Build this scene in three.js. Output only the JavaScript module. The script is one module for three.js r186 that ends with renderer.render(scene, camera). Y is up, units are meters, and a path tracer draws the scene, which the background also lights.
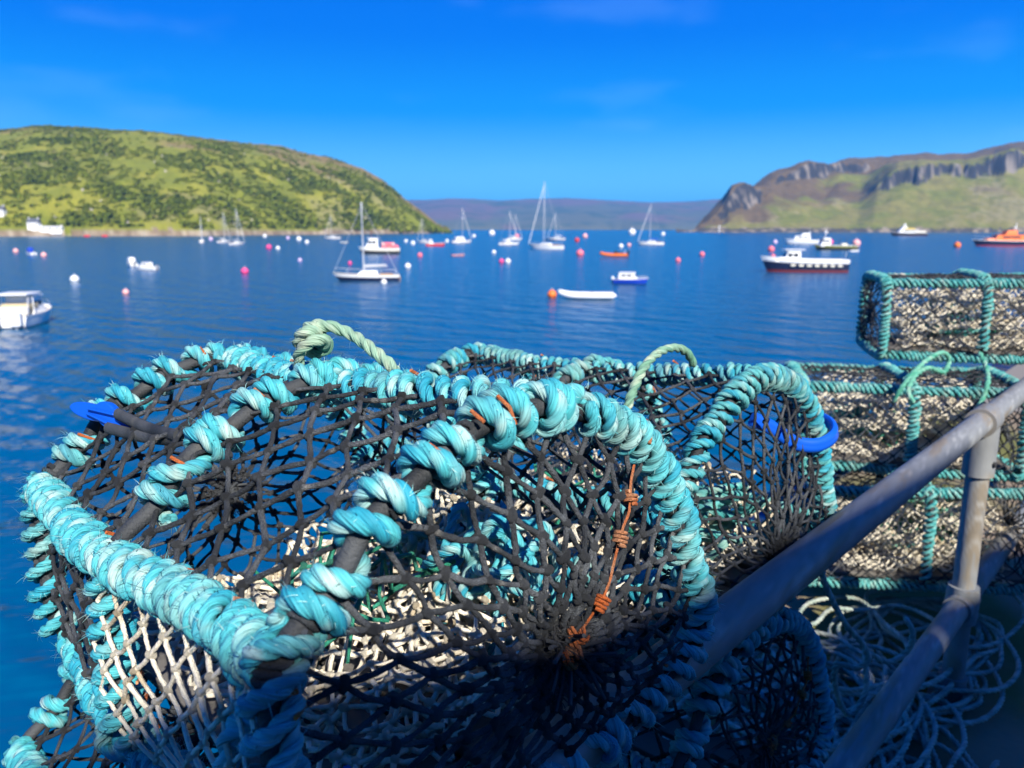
import * as THREE from 'three';
import { mergeGeometries } from 'three/addons/utils/BufferGeometryUtils.js';
import { RoundedBoxGeometry } from 'three/addons/geometries/RoundedBoxGeometry.js';

// ---------------------------------------------------------------- camera, sky, sun, exposure
const scene = new THREE.Scene();
const EYE = 6;                                        // metres above the water
const camera = new THREE.PerspectiveCamera(52.71, 4 / 3, 0.05, 30000);
camera.position.set(0, EYE, 0);
camera.rotation.set(-Math.atan(0.2), 0, 0);
camera.focus = 0.70;
camera.userData.fStop = 8.2;
const renderer = new THREE.WebGLRenderer();
renderer.toneMapping = THREE.LinearToneMapping;
renderer.toneMappingExposure = 1.75;
renderer.shadowMap.enabled = true;

function mulberry(a) { return () => { a |= 0; a = a + 0x6D2B79F5 | 0; let t = Math.imul(a ^ a >>> 15, 1 | a); t = t + Math.imul(t ^ t >>> 7, 61 | t) ^ t; return ((t ^ t >>> 14) >>> 0) / 4294967296; }; }
const V3 = THREE.Vector3;
const v = (x, y, z) => new V3(x, y, z);
const lerp = (a, b, t) => a + (b - a) * t;
const clamp = (x, a = 0, b = 1) => Math.min(b, Math.max(a, x));
const smooth = (a, b, x) => { const t = clamp((x - a) / (b - a)); return t * t * (3 - 2 * t); };
function hash3(x, y, z) { let h = Math.imul(x | 0, 374761393) + Math.imul(y | 0, 668265263) + Math.imul(z | 0, 2147483647 ^ 0x5bd1e995); h = Math.imul(h ^ h >>> 13, 1274126177); return ((h ^ h >>> 16) >>> 0) / 4294967296; }
function noise3(x, y, z) {
  const ix = Math.floor(x), iy = Math.floor(y), iz = Math.floor(z), fx = x - ix, fy = y - iy, fz = z - iz;
  const s = fx * fx * (3 - 2 * fx), t = fy * fy * (3 - 2 * fy), u = fz * fz * (3 - 2 * fz);
  const c = (a, b, d) => hash3(ix + a, iy + b, iz + d);
  return lerp(lerp(lerp(c(0, 0, 0), c(1, 0, 0), s), lerp(c(0, 1, 0), c(1, 1, 0), s), t), lerp(lerp(c(0, 0, 1), c(1, 0, 1), s), lerp(c(0, 1, 1), c(1, 1, 1), s), t), u) * 2 - 1;
}
function fbm(x, y, z = 0, o = 4) { let s = 0, a = 0.5; for (let i = 0; i < o; i++) { s += a * noise3(x, y, z); x *= 2.03; y *= 2.03; z *= 2.03; a *= 0.5; } return s; }

{ // a deep clear summer sky
  const W = 1024, H = 512, data = new Float32Array(W * H * 4);
  const stops = [[0, 0.12, 0.44, 0.78], [3, 0.105, 0.40, 0.75], [8, 0.004, 0.20, 0.60], [13, 0.0, 0.118, 0.55], [19, 0.0, 0.080, 0.49], [35, 0.0, 0.048, 0.32], [90, 0.001, 0.030, 0.18]];
  for (let r = 0; r < H; r++) {
    const el = ((r + 0.5) / H - 0.5) * 180, e = Math.max(0, el);
    let k = 0; while (k < stops.length - 2 && e > stops[k + 1][0]) k++;
    const t = smooth(0, 1, (e - stops[k][0]) / (stops[k + 1][0] - stops[k][0])), tl = lerp((e - stops[k][0]) / (stops[k + 1][0] - stops[k][0]), t, 0.3);
    for (let c = 0; c < W; c++) {
      const i = (r * W + c) * 4, az = c / W * Math.PI * 2;
      const wisp = smooth(0.12, 0.5, fbm(Math.cos(az) * 7 + 3, e * 0.55, Math.sin(az) * 7, 4)) * smooth(3, 6, e) * (1 - smooth(14, 22, e)) * 0.05;
      for (let q = 0; q < 3; q++) data[i + q] = lerp(lerp(stops[k][q + 1], stops[k + 1][q + 1], clamp(tl)), [0.4, 0.66, 0.98][q], wisp);
      data[i + 3] = 1;
    }
  }
  const sky = new THREE.DataTexture(data, W, H, THREE.RGBAFormat, THREE.FloatType);
  sky.mapping = THREE.EquirectangularReflectionMapping; sky.magFilter = THREE.LinearFilter; sky.needsUpdate = true;
  scene.background = sky; scene.environment = sky;
}
const SUN = v(0.302, 0.593, 0.747).normalize();       // behind the viewer, to the right, 36 degrees up
const sun = new THREE.DirectionalLight(new THREE.Color().setRGB(1.0, 0.945, 0.85), 5);
sun.position.copy(SUN).multiplyScalar(60).add(v(0, EYE, 0)); sun.target.position.set(0, EYE, 0);
sun.castShadow = true; sun.shadow.mapSize.set(4096, 4096); sun.shadow.radius = 1;
Object.assign(sun.shadow.camera, { left: -60, right: 60, top: 60, bottom: -60, near: 1, far: 400 });
scene.add(sun, sun.target);

// ---------------------------------------------------------------- helpers
const taken = new Map();
function numbered(n) { const k = taken.get(n) ?? 0; taken.set(n, k + 1); return k ? `${n}_${String(k).padStart(3, '0')}` : n; }
function tag(o, label, category, group) { o.userData.label = label; o.userData.category = category; if (group) o.userData.group = group; return o; }
function thing(name, label, category, pos = v(0, 0, 0), turn = 0, group) {
  const o = new THREE.Group(); o.name = numbered(name); o.position.copy(pos); o.rotation.y = turn; tag(o, label, category, group); scene.add(o); return o;
}
function part(name, geo, m, parent) { const o = new THREE.Mesh(geo, m); o.name = name; o.castShadow = o.receiveShadow = true; parent.add(o); return o; }
function struct(name, geo, m) { const o = part(numbered(name), geo, m, scene); o.userData.kind = 'structure'; return o; }
const rgb = (r, g, b) => new THREE.Color().setRGB(r, g, b);
const mat = (r, g, b, rough = 0.7, more = {}) => new THREE.MeshStandardMaterial({ color: rgb(r, g, b), roughness: rough, ...more });
// a pixel of the 1024x768 view at a depth (metres along -z): a world point; on the water when no depth is given
const CP = Math.cos(Math.atan(0.2)), SP = Math.sin(Math.atan(0.2)), FP = 775;
function at(px, py, depth) {
  const X = (px - 512) / FP, Y = (384 - py) / FP, dy = Y * CP - SP, dz = CP + Y * SP;
  const k = depth === undefined ? -EYE / dy : depth / dz;
  return v(X * k, EYE + dy * k, -dz * k);
}
const nr = (a, b, r) => a + (b - a) * r();

// mesh builder with positions, normals, uv, colours
class MB {
  constructor() { this.p = []; this.n = []; this.u = []; this.c = []; this.i = []; }
  get count() { return this.p.length / 3; }
  vert(x, y, z, nx, ny, nz, u, w, r, g, b) { this.p.push(x, y, z); this.n.push(nx, ny, nz); this.u.push(u, w); this.c.push(r, g, b); }
  geo(recompute = false) {
    const g = new THREE.BufferGeometry();
    g.setAttribute('position', new THREE.Float32BufferAttribute(this.p, 3));
    g.setAttribute('uv', new THREE.Float32BufferAttribute(this.u, 2));
    g.setAttribute('color', new THREE.Float32BufferAttribute(this.c, 3));
    g.setIndex(this.count > 65535 ? new THREE.Uint32BufferAttribute(this.i, 1) : new THREE.Uint16BufferAttribute(this.i, 1));
    if (recompute) g.computeVertexNormals(); else g.setAttribute('normal', new THREE.Float32BufferAttribute(this.n, 3));
    return g;
  }
  // round tube along points; radius and colour may be functions of (distance, angle)
  tube(pts, R, n, col, cap = true, rough = 0) {
    const m = pts.length; if (m < 2) return;
    const base = this.count, T = v(0, 0, 0), N = v(0, 0, 0), B = v(0, 0, 0); let d = 0, prevN = null;
    for (let k = 0; k < m; k++) {
      const a = pts[Math.max(0, k - 1)], b = pts[Math.min(m - 1, k + 1)];
      T.subVectors(b, a).normalize();
      if (!prevN) { N.set(Math.abs(T.y) < 0.9 ? 0 : 1, Math.abs(T.y) < 0.9 ? 1 : 0, 0); } else N.copy(prevN);
      N.addScaledVector(T, -N.dot(T)).normalize(); prevN = N.clone(); B.crossVectors(T, N);
      if (k) d += pts[k].distanceTo(pts[k - 1]);
      for (let j = 0; j <= n; j++) {
        const th = j / n * Math.PI * 2, c = Math.cos(th), s = Math.sin(th);
        let r = typeof R === 'function' ? R(d, th, k) : R; if (rough) r *= 1 + rough * (hash3(k * 7 + (j % n), base, 3) - 0.5);
        const nx = N.x * c + B.x * s, ny = N.y * c + B.y * s, nz = N.z * c + B.z * s, P = pts[k], q = typeof col === 'function' ? col(P, d, th) : col;
        this.vert(P.x + nx * r, P.y + ny * r, P.z + nz * r, nx, ny, nz, j / n, d, q[0], q[1], q[2]);
      }
    }
    for (let k = 0; k < m - 1; k++) for (let j = 0; j < n; j++) { const a = base + k * (n + 1) + j, b = a + n + 1; this.i.push(a, a + 1, b, b, a + 1, b + 1); }
    if (cap) for (const [k, s] of [[0, 1], [m - 1, -1]]) {
      const P = pts[k], o = this.count, q = pts[k ? m - 2 : 1]; T.subVectors(P, q).normalize(); const cc = typeof col === 'function' ? col(P, 0, 0) : col;
      for (let j = 0; j < n; j++) { const i0 = (base + k * (n + 1) + j) * 3; this.vert(this.p[i0], this.p[i0 + 1], this.p[i0 + 2], T.x, T.y, T.z, 0, 0, cc[0], cc[1], cc[2]); }
      for (let j = 1; j < n - 1; j++) s > 0 ? this.i.push(o, o + j + 1, o + j) : this.i.push(o, o + j, o + j + 1);
    }
  }
  // three-strand laid rope; N gives a reference normal per point (optional)
  rope(pts, R, { n = 15, lay = 7.2, col, refs = null, seed = 1, lumpy = 0.06, wear = 0.5 } = {}) {
    const m = pts.length; if (m < 3) return;
    const base = this.count, T = v(0, 0, 0), N = v(0, 0, 0), B = v(0, 0, 0); let d = seed * 0.317, prevN = null;
    const c0 = 0.464, rs = 0.536, d0 = d;
    for (let k = 0; k < m; k++) {
      T.subVectors(pts[Math.min(m - 1, k + 1)], pts[Math.max(0, k - 1)]).normalize();
      if (refs) N.copy(refs[k]); else if (!prevN) N.set(Math.abs(T.y) < 0.9 ? 0 : 1, Math.abs(T.y) < 0.9 ? 1 : 0, 0.01); else N.copy(prevN);
      N.addScaledVector(T, -N.dot(T)).normalize(); prevN = N.clone(); B.crossVectors(T, N);
      if (k) d += pts[k].distanceTo(pts[k - 1]);
      const phi = d / (lay * R) * Math.PI * 2, Rk = R * (1 + lumpy * noise3(d * 60, seed, 1)) * (k === 0 || k === m - 1 ? 0.55 : 1);
      for (let j = 0; j <= n; j++) {
        const al = j / n * Math.PI * 2, st = Math.floor(j / n * 3 - 1e-6), de = ((al + Math.PI * 2) % (Math.PI * 2 / 3)) - Math.PI / 3;
        const sn = Math.sin(de) * c0, rr = (c0 * Math.cos(de) + Math.sqrt(rs * rs - sn * sn)) * Rk * (1 + 0.05 * (hash3(k, j % n, seed * 13) - 0.5));
        const th = al + phi, c = Math.cos(th), s = Math.sin(th), nx = N.x * c + B.x * s, ny = N.y * c + B.y * s, nz = N.z * c + B.z * s, P = pts[k];
        const q = col(d, (st + 3) % 3, P, nx, ny, nz);
        this.vert(P.x + nx * rr, P.y + ny * rr, P.z + nz * rr, nx, ny, nz, j / n * 3, (d - d0) / (R * 8), q[0], q[1], q[2]);
      }
    }
    for (let k = 0; k < m - 1; k++) for (let j = 0; j < n; j++) { const a = base + k * (n + 1) + j, b = a + n + 1; this.i.push(a, a + 1, b, b, a + 1, b + 1); }
    const C = this.count;                                    // closing fans
    for (const k of [0, m - 1]) { const P = pts[k], q = col(d, 0, P, 0, 1, 0), o = this.count; this.vert(P.x, P.y, P.z, 0, 1, 0, 0, 0, q[0] * 1.1, q[1] * 1.1, q[2] * 1.1); for (let j = 0; j < n; j++) { const a = base + k * (n + 1) + j; k ? this.i.push(a, a + 1, o) : this.i.push(a + 1, a, o); } }
  }
  blob(P, r, col, seed, squash = null) {                     // a knot: lumpy little ball
    const g = MB.ico, b = this.count, p = g.p;
    for (let k = 0; k < p.length; k += 3) {
      const f = r * (1 + 0.35 * (hash3(k, seed, 5) - 0.5)); let x = p[k], y = p[k + 1], z = p[k + 2];
      if (squash) { const t = x * squash.x + y * squash.y + z * squash.z; x += squash.x * t * 0.5; y += squash.y * t * 0.5; z += squash.z * t * 0.5; }
      this.vert(P.x + x * f, P.y + y * f, P.z + z * f, p[k], p[k + 1], p[k + 2], p[k] * 2, p[k + 1] * 2, col[0], col[1], col[2]);
    }
    for (const i of g.i) this.i.push(b + i);
  }
  hair(P, D, len, w, col, r, nn = D) {                               // one frayed fibre: a thin bent blade of two triangles and a tip
    const S = v(r() - 0.5, r() - 0.5, r() - 0.5).cross(D).normalize().multiplyScalar(w), bend = v(r() - 0.5, r() - 0.6, r() - 0.5).multiplyScalar(len * 1.3);
    const M = P.clone().addScaledVector(D, len * 0.55).addScaledVector(bend, 0.3), E = P.clone().addScaledVector(D, len).add(bend), b = this.count;
    for (const [q, s] of [[P, 1], [P, -1], [M, 0.8], [M, -0.8], [E, 0]]) this.vert(q.x + S.x * s, q.y + S.y * s, q.z + S.z * s, nn.x, nn.y, nn.z, 0, 0, col[0], col[1], col[2]);
    this.i.push(b, b + 1, b + 2, b + 1, b + 3, b + 2, b + 2, b + 3, b + 4);
  }
}
{ const g = new THREE.IcosahedronGeometry(1, 1), key = new Map(), p = [], i = [], a = g.attributes.position;   // shared corners for smooth knots
  for (let k = 0; k < a.count; k++) { const s = [a.getX(k), a.getY(k), a.getZ(k)].map((x) => x.toFixed(4)).join(); if (!key.has(s)) { key.set(s, p.length / 3); p.push(a.getX(k), a.getY(k), a.getZ(k)); } i.push(key.get(s)); }
  MB.ico = { p, i }; }

// grey-scale texture from a function of (u, v) in 0..1 that should tile
function grayTex(W, H, f, repeat = [1, 1], srgb = false) {
  const d = new Uint8Array(W * H * 4);
  for (let y = 0; y < H; y++) for (let x = 0; x < W; x++) { const q = f(x / W, y / H), i = (y * W + x) * 4; if (Array.isArray(q)) { d[i] = q[0] * 255; d[i + 1] = q[1] * 255; d[i + 2] = q[2] * 255; } else d[i] = d[i + 1] = d[i + 2] = clamp(q) * 255; d[i + 3] = 255; }
  const t = new THREE.DataTexture(d, W, H); t.wrapS = t.wrapT = THREE.RepeatWrapping; t.magFilter = THREE.LinearFilter; t.repeat.set(...repeat); if (srgb) t.colorSpace = THREE.SRGBColorSpace; t.needsUpdate = true; return t;
}
const tileNoise = (x, y, px, py, s) => { // value noise with period px, py
  const ix = Math.floor(x), iy = Math.floor(y), fx = x - ix, fy = y - iy, a = fx * fx * (3 - 2 * fx), b = fy * fy * (3 - 2 * fy), h = (i, j) => hash3(((ix + i) % px + px) % px, ((iy + j) % py + py) % py, s);
  return lerp(lerp(h(0, 0), h(1, 0), a), lerp(h(0, 1), h(1, 1), a), b);
};
// ---------------------------------------------------------------- water
{
  const r = mulberry(11), waves = [], TILE = 27, N = 1536;
  for (let k = 0; k < 44; k++) {
    const len = Math.exp(nr(Math.log(0.2), Math.log(4.5), r)), a = nr(-1, 1, r) * (len < 1 ? 1.2 : 0.8) + 1.75, kx = Math.round(TILE / len * Math.cos(a)), ky = Math.round(TILE / len * Math.sin(a)), kk = Math.hypot(kx, ky);
    if (kk) waves.push([kx, ky, r() * 6.283, 0.040 * Math.pow(len, 0.05)]);           // last: slope of this wave
  }
  const nm = grayTex(N, N, (u, w) => {
    let sx = 0, sy = 0;
    for (const [kx, ky, ph, s] of waves) { const c = Math.cos(6.2831853 * (kx * u + ky * w) + ph) * s, kk = Math.hypot(kx, ky); sx += c * kx / kk; sy += c * ky / kk; }
    const l = 1 / Math.hypot(sx, sy, 1); return [0.5 - 0.5 * sx * l, 0.5 - 0.5 * sy * l, 0.5 + 0.5 * l];
  });
  const rows = 300, cols = 440, p = [], uv = [], idx = [], A0 = -1.75, A1 = 1.75, ca = Math.cos(0.6), sa = Math.sin(0.6);
  const rad = (i) => i === 0 ? 1.2 : 1.2 * Math.pow(24000 / 1.2, Math.pow(i / rows, 1.25));
  const big = []; { const q = mulberry(5); for (let k = 0; k < 14; k++) { const len = nr(0.5, 3.6, q), a = nr(-0.8, 0.8, q) + 1.3; big.push([6.283 / len * Math.cos(a), 6.283 / len * Math.sin(a), q() * 6.283, 0.0040 * len, len]); } }
  for (let i = 0; i <= rows; i++) for (let j = 0; j <= cols; j++) {
    const R = rad(i), th = lerp(A0, A1, j / cols), x = R * Math.sin(th), z = -R * Math.cos(th) + 3, cell = Math.max(rad(Math.min(rows, i + 1)) - R, R * (A1 - A0) / cols);
    let y = 0; for (const [kx, kz, ph, am, len] of big) { const f = clamp(1 - cell * 3.2 / len); if (f > 0) y += f * am * Math.sin(kx * x + kz * z + ph); }
    p.push(x, y, z); uv.push((x * ca + z * sa) / TILE, (-x * sa + z * ca) / TILE);
    if (i < rows && j < cols) { const a = i * (cols + 1) + j, b = a + cols + 1; idx.push(a, a + 1, b, b, a + 1, b + 1); }
  }
  const g = new THREE.BufferGeometry(); g.setAttribute('position', new THREE.Float32BufferAttribute(p, 3)); g.setAttribute('uv', new THREE.Float32BufferAttribute(uv, 2)); g.setIndex(idx); g.computeVertexNormals();
  if (g.attributes.normal.getY(500) < 0) { g.index.array.reverse(); g.computeVertexNormals(); }
  const m = new THREE.MeshPhysicalMaterial({ color: rgb(0.0, 0.078, 0.190), roughness: 0.2, ior: 1.33, specularIntensity: 0.42, specularColor: rgb(0.5, 0.85, 1.0), normalMap: nm, normalScale: new THREE.Vector2(1, 1) });
  struct('water', g, m);
}
// the sea bed, far below, closes the view down through any gap
// ---------------------------------------------------------------- hills
const lookup = (tab, x) => { if (x <= tab[0][0]) return tab[0][1]; for (let k = 1; k < tab.length; k++) if (x <= tab[k][0]) return lerp(tab[k - 1][1], tab[k][1], (x - tab[k - 1][0]) / (tab[k][0] - tab[k - 1][0])); return tab[tab.length - 1][1]; };
const heightAt = (py, depth) => at(512, py, depth).y;
// terrain laid out over bearings (columns) and over depth (rows) from its shore to behind its ridge
function terrain(name, { b0, b1, cols, rows, shore, width, ridge, profile, rough, color, back = 0.7, mat: m }) {
  const pos = [], col = [], idx = [], grid = [];
  for (let i = 0; i <= cols; i++) {
    const b = lerp(b0, b1, i / cols), sd = shore(b), w = width(b), rd = sd + w, hr = Math.max(1.5, heightAt(ridge(b), rd));
    for (let j = 0; j <= rows; j++) {
      const s = j / rows * (1 + back), d = sd + w * (s <= 1 ? s : 1 + (s - 1) * 1.3), x = (b - 512) / 790 * d, z = -d;
      const q = profile(clamp(s), b, x, z), fall = s > 1 ? 1 - 0.8 * smooth(0, back, s - 1) : 1;
      let y = hr * q * fall + rough(x, z, s, b) * Math.min(1, s * 6) * (s < 0.9 ? 1 : lerp(1, 0.35, smooth(0.9, 1, s)));
      if (j === 0) y = -3;
      pos.push(x, y, z); grid.push([s, b]);
      if (i < cols && j < rows) { const a = i * (rows + 1) + j, c = a + rows + 1; idx.push(a, c, a + 1, c, c + 1, a + 1); }
    }
  }
  const g = new THREE.BufferGeometry(); g.setAttribute('position', new THREE.Float32BufferAttribute(pos, 3)); g.setIndex(idx); g.computeVertexNormals();
  const n = g.attributes.normal; for (let k = 0; k < n.count; k++) { const c = color(pos[k * 3], pos[k * 3 + 1], pos[k * 3 + 2], grid[k][0], grid[k][1], Math.abs(n.getY(k))); col.push(...c); }
  g.setAttribute('color', new THREE.Float32BufferAttribute(col, 3));
  struct(name, g, m);
  return { pos, grid, normal: n, rows, cols };
}
const mixc = (a, b, t) => [lerp(a[0], b[0], t), lerp(a[1], b[1], t), lerp(a[2], b[2], t)];
const hillMat = new THREE.MeshStandardMaterial({ vertexColors: true, roughness: 1 });

const LR = [[-500, 122], [-150, 133], [0, 133], [28, 131], [45, 128], [90, 129], [150, 132], [210, 138], [250, 143], [285, 146], [300, 152], [330, 157], [365, 168], [385, 180], [405, 198], [425, 213], [438, 224], [450, 229]];
const leftHill = terrain('green_hill', {
  b0: -420, b1: 450, cols: 520, rows: 150, back: 0.5, mat: hillMat,
  shore: (b) => lookup([[-500, 560], [0, 660], [200, 700], [330, 880], [440, 1120], [450, 1150]], b) + 9 * fbm(b * 0.05, 2),
  width: (b) => lookup([[-500, 520], [250, 430], [330, 360], [400, 180], [450, 40]], b),
  ridge: (b) => lookup(LR, b),
  profile: (s, b) => { const k = Math.pow(Math.sin(s * Math.PI / 2), 0.85); return lerp(k, s, 0.25) + 0.05 * Math.sin(s * 9 + b * 0.012) * s * (1 - s) * 2; },
  rough: (x, z, s) => 7 * fbm(x * 0.012, z * 0.012, 1, 4) * (1 - s * 0.55) + 2.0 * fbm(x * 0.06, z * 0.06, 4, 3),
  color: (x, y, z, s, b, ny) => {
    const n1 = fbm(x * 0.010, z * 0.016, 7, 4), n2 = fbm(x * 0.045, z * 0.045, 9, 4), n3 = fbm(x * 0.2, z * 0.2, 3, 2);
    let c = mixc([0.17, 0.19, 0.008], [0.25, 0.245, 0.016], smooth(-0.3, 0.35, n2));
    c = mixc(c, [0.245, 0.225, 0.075], smooth(0.08, 0.3, n1 + 0.25 * n2) * 0.75);                // dry grass
    c = mixc(c, [0.21, 0.145, 0.05], smooth(0.50, 0.82, s + 0.4 * n1 + 0.3 * n2) * 0.9);     // heather and bracken on the top
    if (y < 5 + 3 * n2 && s < 0.1) c = mixc([0.22, 0.16, 0.10], [0.34, 0.28, 0.20], smooth(-0.2, 0.3, n3)); // stony shore
    return c.map((q) => q * (0.9 + 0.3 * n3));
  },
});
{ // scrub and small woods over the slope: nobody could count it
  const r = mulberry(77), b = new MB();
  for (let k = 0; k < 44; k++) {           // one shrub: leaf-clump faces over a lumpy dome
    const a = r() * 6.283, h = Math.pow(r(), 0.7), rr = Math.sqrt(1 - h * h * 0.8) * nr(0.75, 1.1, r), P = v(Math.cos(a) * rr, h * 1.05, Math.sin(a) * rr), o = b.count, s = nr(0.22, 0.42, r), tint = nr(0.75, 1.3, r);
    const d1 = v(r() - 0.5, r() - 0.3, r() - 0.5).normalize(), d2 = v(r() - 0.5, r() - 0.5, r() - 0.5).cross(d1).normalize();
    const N = P.clone().normalize();
    for (const [e, f] of [[-1, 0], [0.2, -0.9], [1, 0.1], [0, 1]]) { const q = P.clone().addScaledVector(d1, e * s).addScaledVector(d2, f * s); b.vert(q.x, q.y, q.z, N.x, N.y, N.z, 0, 0, tint, tint, tint); }
    b.i.push(o, o + 1, o + 2, o, o + 2, o + 3);
  }
  const m = new THREE.MeshStandardMaterial({ vertexColors: true, roughness: 1, side: THREE.DoubleSide }), spots = [], c = [];
  const { pos, grid, rows } = leftHill;
  for (let k = 0; k < 40000 && spots.length < 11000; k++) {
    const i = Math.floor(r() * (grid.length - rows - 2)), [s] = grid[i]; if (s < 0.025 || s > 1.02) continue;
    const x = lerp(pos[i * 3], pos[(i + rows + 1) * 3], r()), z = pos[i * 3 + 2] + nr(-2, 2, r), y = pos[i * 3 + 1];
    const wood = fbm(x * 0.022, z * 0.03, 21, 4) + 0.5 * (0.42 - s) + (grid[i][1] < 130 ? 0.1 : 0); if (wood < nr(-0.42, 0.18, r)) continue;
    const size = nr(1.4, 3.6, r) * (1 + clamp(wood, 0, 0.5)) * (s > 0.6 ? 0.7 : 1);
    spots.push(new THREE.Matrix4().compose(v(x, y - size * 0.25, z), new THREE.Quaternion().setFromAxisAngle(v(0, 1, 0), r() * 6.28), v(size * nr(0.8, 1.5, r), size * nr(0.45, 0.8, r), size)));
    const dark = clamp(0.4 + wood * 1.0 + nr(-0.45, 0.45, r)); c.push(mixc([0.22, 0.26, 0.010], [0.125, 0.17, 0.010], dark));
  }
  const im = new THREE.InstancedMesh(b.geo(), m, spots.length); spots.forEach((q, k) => { im.setMatrixAt(k, q); im.setColorAt(k, rgb(...c[k])); });
  im.name = 'hillside_scrub'; im.userData = { kind: 'stuff', label: 'green scrub and small trees covering the left hillside', category: 'scrub' }; im.castShadow = im.receiveShadow = true; scene.add(im);
  // pale boulders
  const g = new THREE.DodecahedronGeometry(1, 0), bp = [];
  for (let k = 0; k < 300; k++) { const i = Math.floor(r() * (grid.length - rows - 2)), [s] = grid[i]; if (s > 0.7 || s < 0.02) continue; const z = nr(0.5, 1.5, r); bp.push(new THREE.Matrix4().compose(v(pos[i * 3], pos[i * 3 + 1] + 0.2, pos[i * 3 + 2]), new THREE.Quaternion().setFromEuler(new THREE.Euler(r() * 3, r() * 3, 0)), v(z * 1.4, z, z))); }
  const ib = new THREE.InstancedMesh(g, mat(0.42, 0.38, 0.32, 1), bp.length); bp.forEach((q, k) => ib.setMatrixAt(k, q));
  ib.name = 'hillside_boulders'; ib.userData = { kind: 'stuff', label: 'pale boulders scattered over the left hillside', category: 'boulders' }; scene.add(ib);
}
const RR = [[660, 229], [693, 229], [700, 221], [712, 208], [721, 200], [729, 188], [737, 186], [750, 187], [756, 183], [768, 175], [785, 170], [795, 165], [805, 164], [815, 166], [822, 167], [835, 161], [850, 160], [880, 160], [905, 158], [940, 155], [965, 153], [985, 148], [1000, 143], [1015, 141], [1024, 141], [1120, 136], [1500, 130]];
terrain('rocky_headland', {
  b0: 676, b1: 1400, cols: 560, rows: 190, back: 0.4, mat: hillMat,
  shore: (b) => 1500 + 4 * fbm(b * 0.07, 5) - 60 * smooth(850, 1000, b) ,
  width: (b) => lookup([[660, 60], [700, 130], [760, 420], [830, 620], [1000, 900], [1500, 1200]], b),
  ridge: (b) => lookup(RR, b),
  profile: (s, b, x, z) => {
    const gul = 0.035 * fbm(b * 0.05, 3, 0, 3) + 0.022 * fbm(x * 0.02, z * 0.02, 9, 3);
    const craggy = smooth(855, 895, b), nose = 1 - smooth(745, 800, b), upper = smooth(752, 775, b) * (1 - smooth(855, 880, b));
    const lower = Math.pow(s, 0.8);
    const c0 = 0.30 + gul * 1.6, h0 = 0.50 * Math.pow(c0 / 0.30, 0.95), cliffs = s < c0 ? 0.50 * Math.pow(s / 0.30, 0.95) : s < c0 + 0.028 ? lerp(h0, Math.max(h0 + 0.03, 0.665), smooth(c0, c0 + 0.028, s)) : lerp(Math.max(h0 + 0.03, 0.665), 1, Math.pow((s - c0 - 0.028) / (1 - c0 - 0.028), 0.9));
    const c1 = 0.66 + gul * 1.6, h1 = 0.70 * c1 / 0.66, ups = s < c1 ? 0.70 * s / 0.66 : s < c1 + 0.05 ? lerp(h1, 0.9, smooth(c1, c1 + 0.05, s)) : lerp(0.9, 1, (s - c1 - 0.05) / (1 - c1 - 0.05));
    const c2 = 0.35 + gul * 2, nos = s < c2 ? 0.35 * s / c2 : s < c2 + 0.2 ? lerp(0.35, 0.85, smooth(c2, c2 + 0.2, s)) : lerp(0.85, 1, (s - c2 - 0.2) / (0.8 - c2));
    return lerp(lerp(lerp(lower, ups, upper), nos, nose), cliffs, craggy);
  },
  rough: (x, z, s) => 24 * fbm(x * 0.006, z * 0.009, 1, 5) * Math.min(1, 2.2 * s) + 5 * fbm(x * 0.035, z * 0.03, 6, 3),
  color: (x, y, z, s, b, ny) => {
    const n1 = fbm(x * 0.006, z * 0.008, 17, 4), n2 = fbm(x * 0.03, z * 0.03, 19, 4), n3 = fbm(x * 0.1, z * 0.1, 23, 3);
    let c = mixc([0.155, 0.165, 0.020], [0.205, 0.185, 0.040], smooth(-0.3, 0.3, n2));
    c = mixc(c, [0.25, 0.21, 0.10], smooth(0.15, 0.35, n1 + 0.3 * n3) * 0.7);
    c = mixc(c, [0.125, 0.085, 0.038], smooth(0.34, 0.54, s + 0.45 * n1 + 0.2 * n2 + 0.12 * (1 - smooth(740, 830, b))));
    const rock = smooth(0.72, 0.58, ny + 0.18 * n2);
    c = mixc(c, mixc([0.035, 0.033, 0.036], [0.20, 0.17, 0.14], smooth(0.05, 0.45, n3 + 0.5 * n2)), rock);
    if (y < 8 + 6 * n3) c = mixc([0.07, 0.06, 0.05], [0.25, 0.2, 0.14], smooth(0, 0.3, n3));
    return c.map((q) => q * (0.88 + 0.3 * n3));
  },
});
const FR = [[330, 199], [400, 200], [428, 200], [450, 198], [470, 199], [500, 201], [530, 199], [565, 198], [600, 200], [650, 203], [690, 202], [710, 200], [800, 196], [1000, 200]];
terrain('distant_island', {
  b0: 330, b1: 860, cols: 240, rows: 70, back: 0.3, mat: hillMat,
  shore: (b) => 5200 + 150 * fbm(b * 0.02, 3), width: (b) => 2200 + 200 * fbm(b * 0.03, 1), ridge: (b) => lookup(FR, b),
  profile: (s) => lerp(s, Math.pow(s, 0.6), 0.6), rough: (x, z, s) => 34 * fbm(x * 0.0016, z * 0.0016, 2, 5) * Math.min(1, s * 3),
  color: (x, y, z, s) => { const n = fbm(x * 0.0022, z * 0.0016, 5, 4), n2 = fbm(x * 0.008, z * 0.008, 2, 3); let c = mixc([0.115, 0.11, 0.05], [0.16, 0.095, 0.075], smooth(-0.12, 0.2, n + (s - 0.45) * 0.7)); return mixc(c, [0.06, 0.075, 0.03], smooth(0.1, 0.3, n2) * 0.8); },
});
scene.fog = new THREE.FogExp2(new THREE.Color().setRGB(0.06, 0.43, 1.0), 0.00010);

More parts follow.
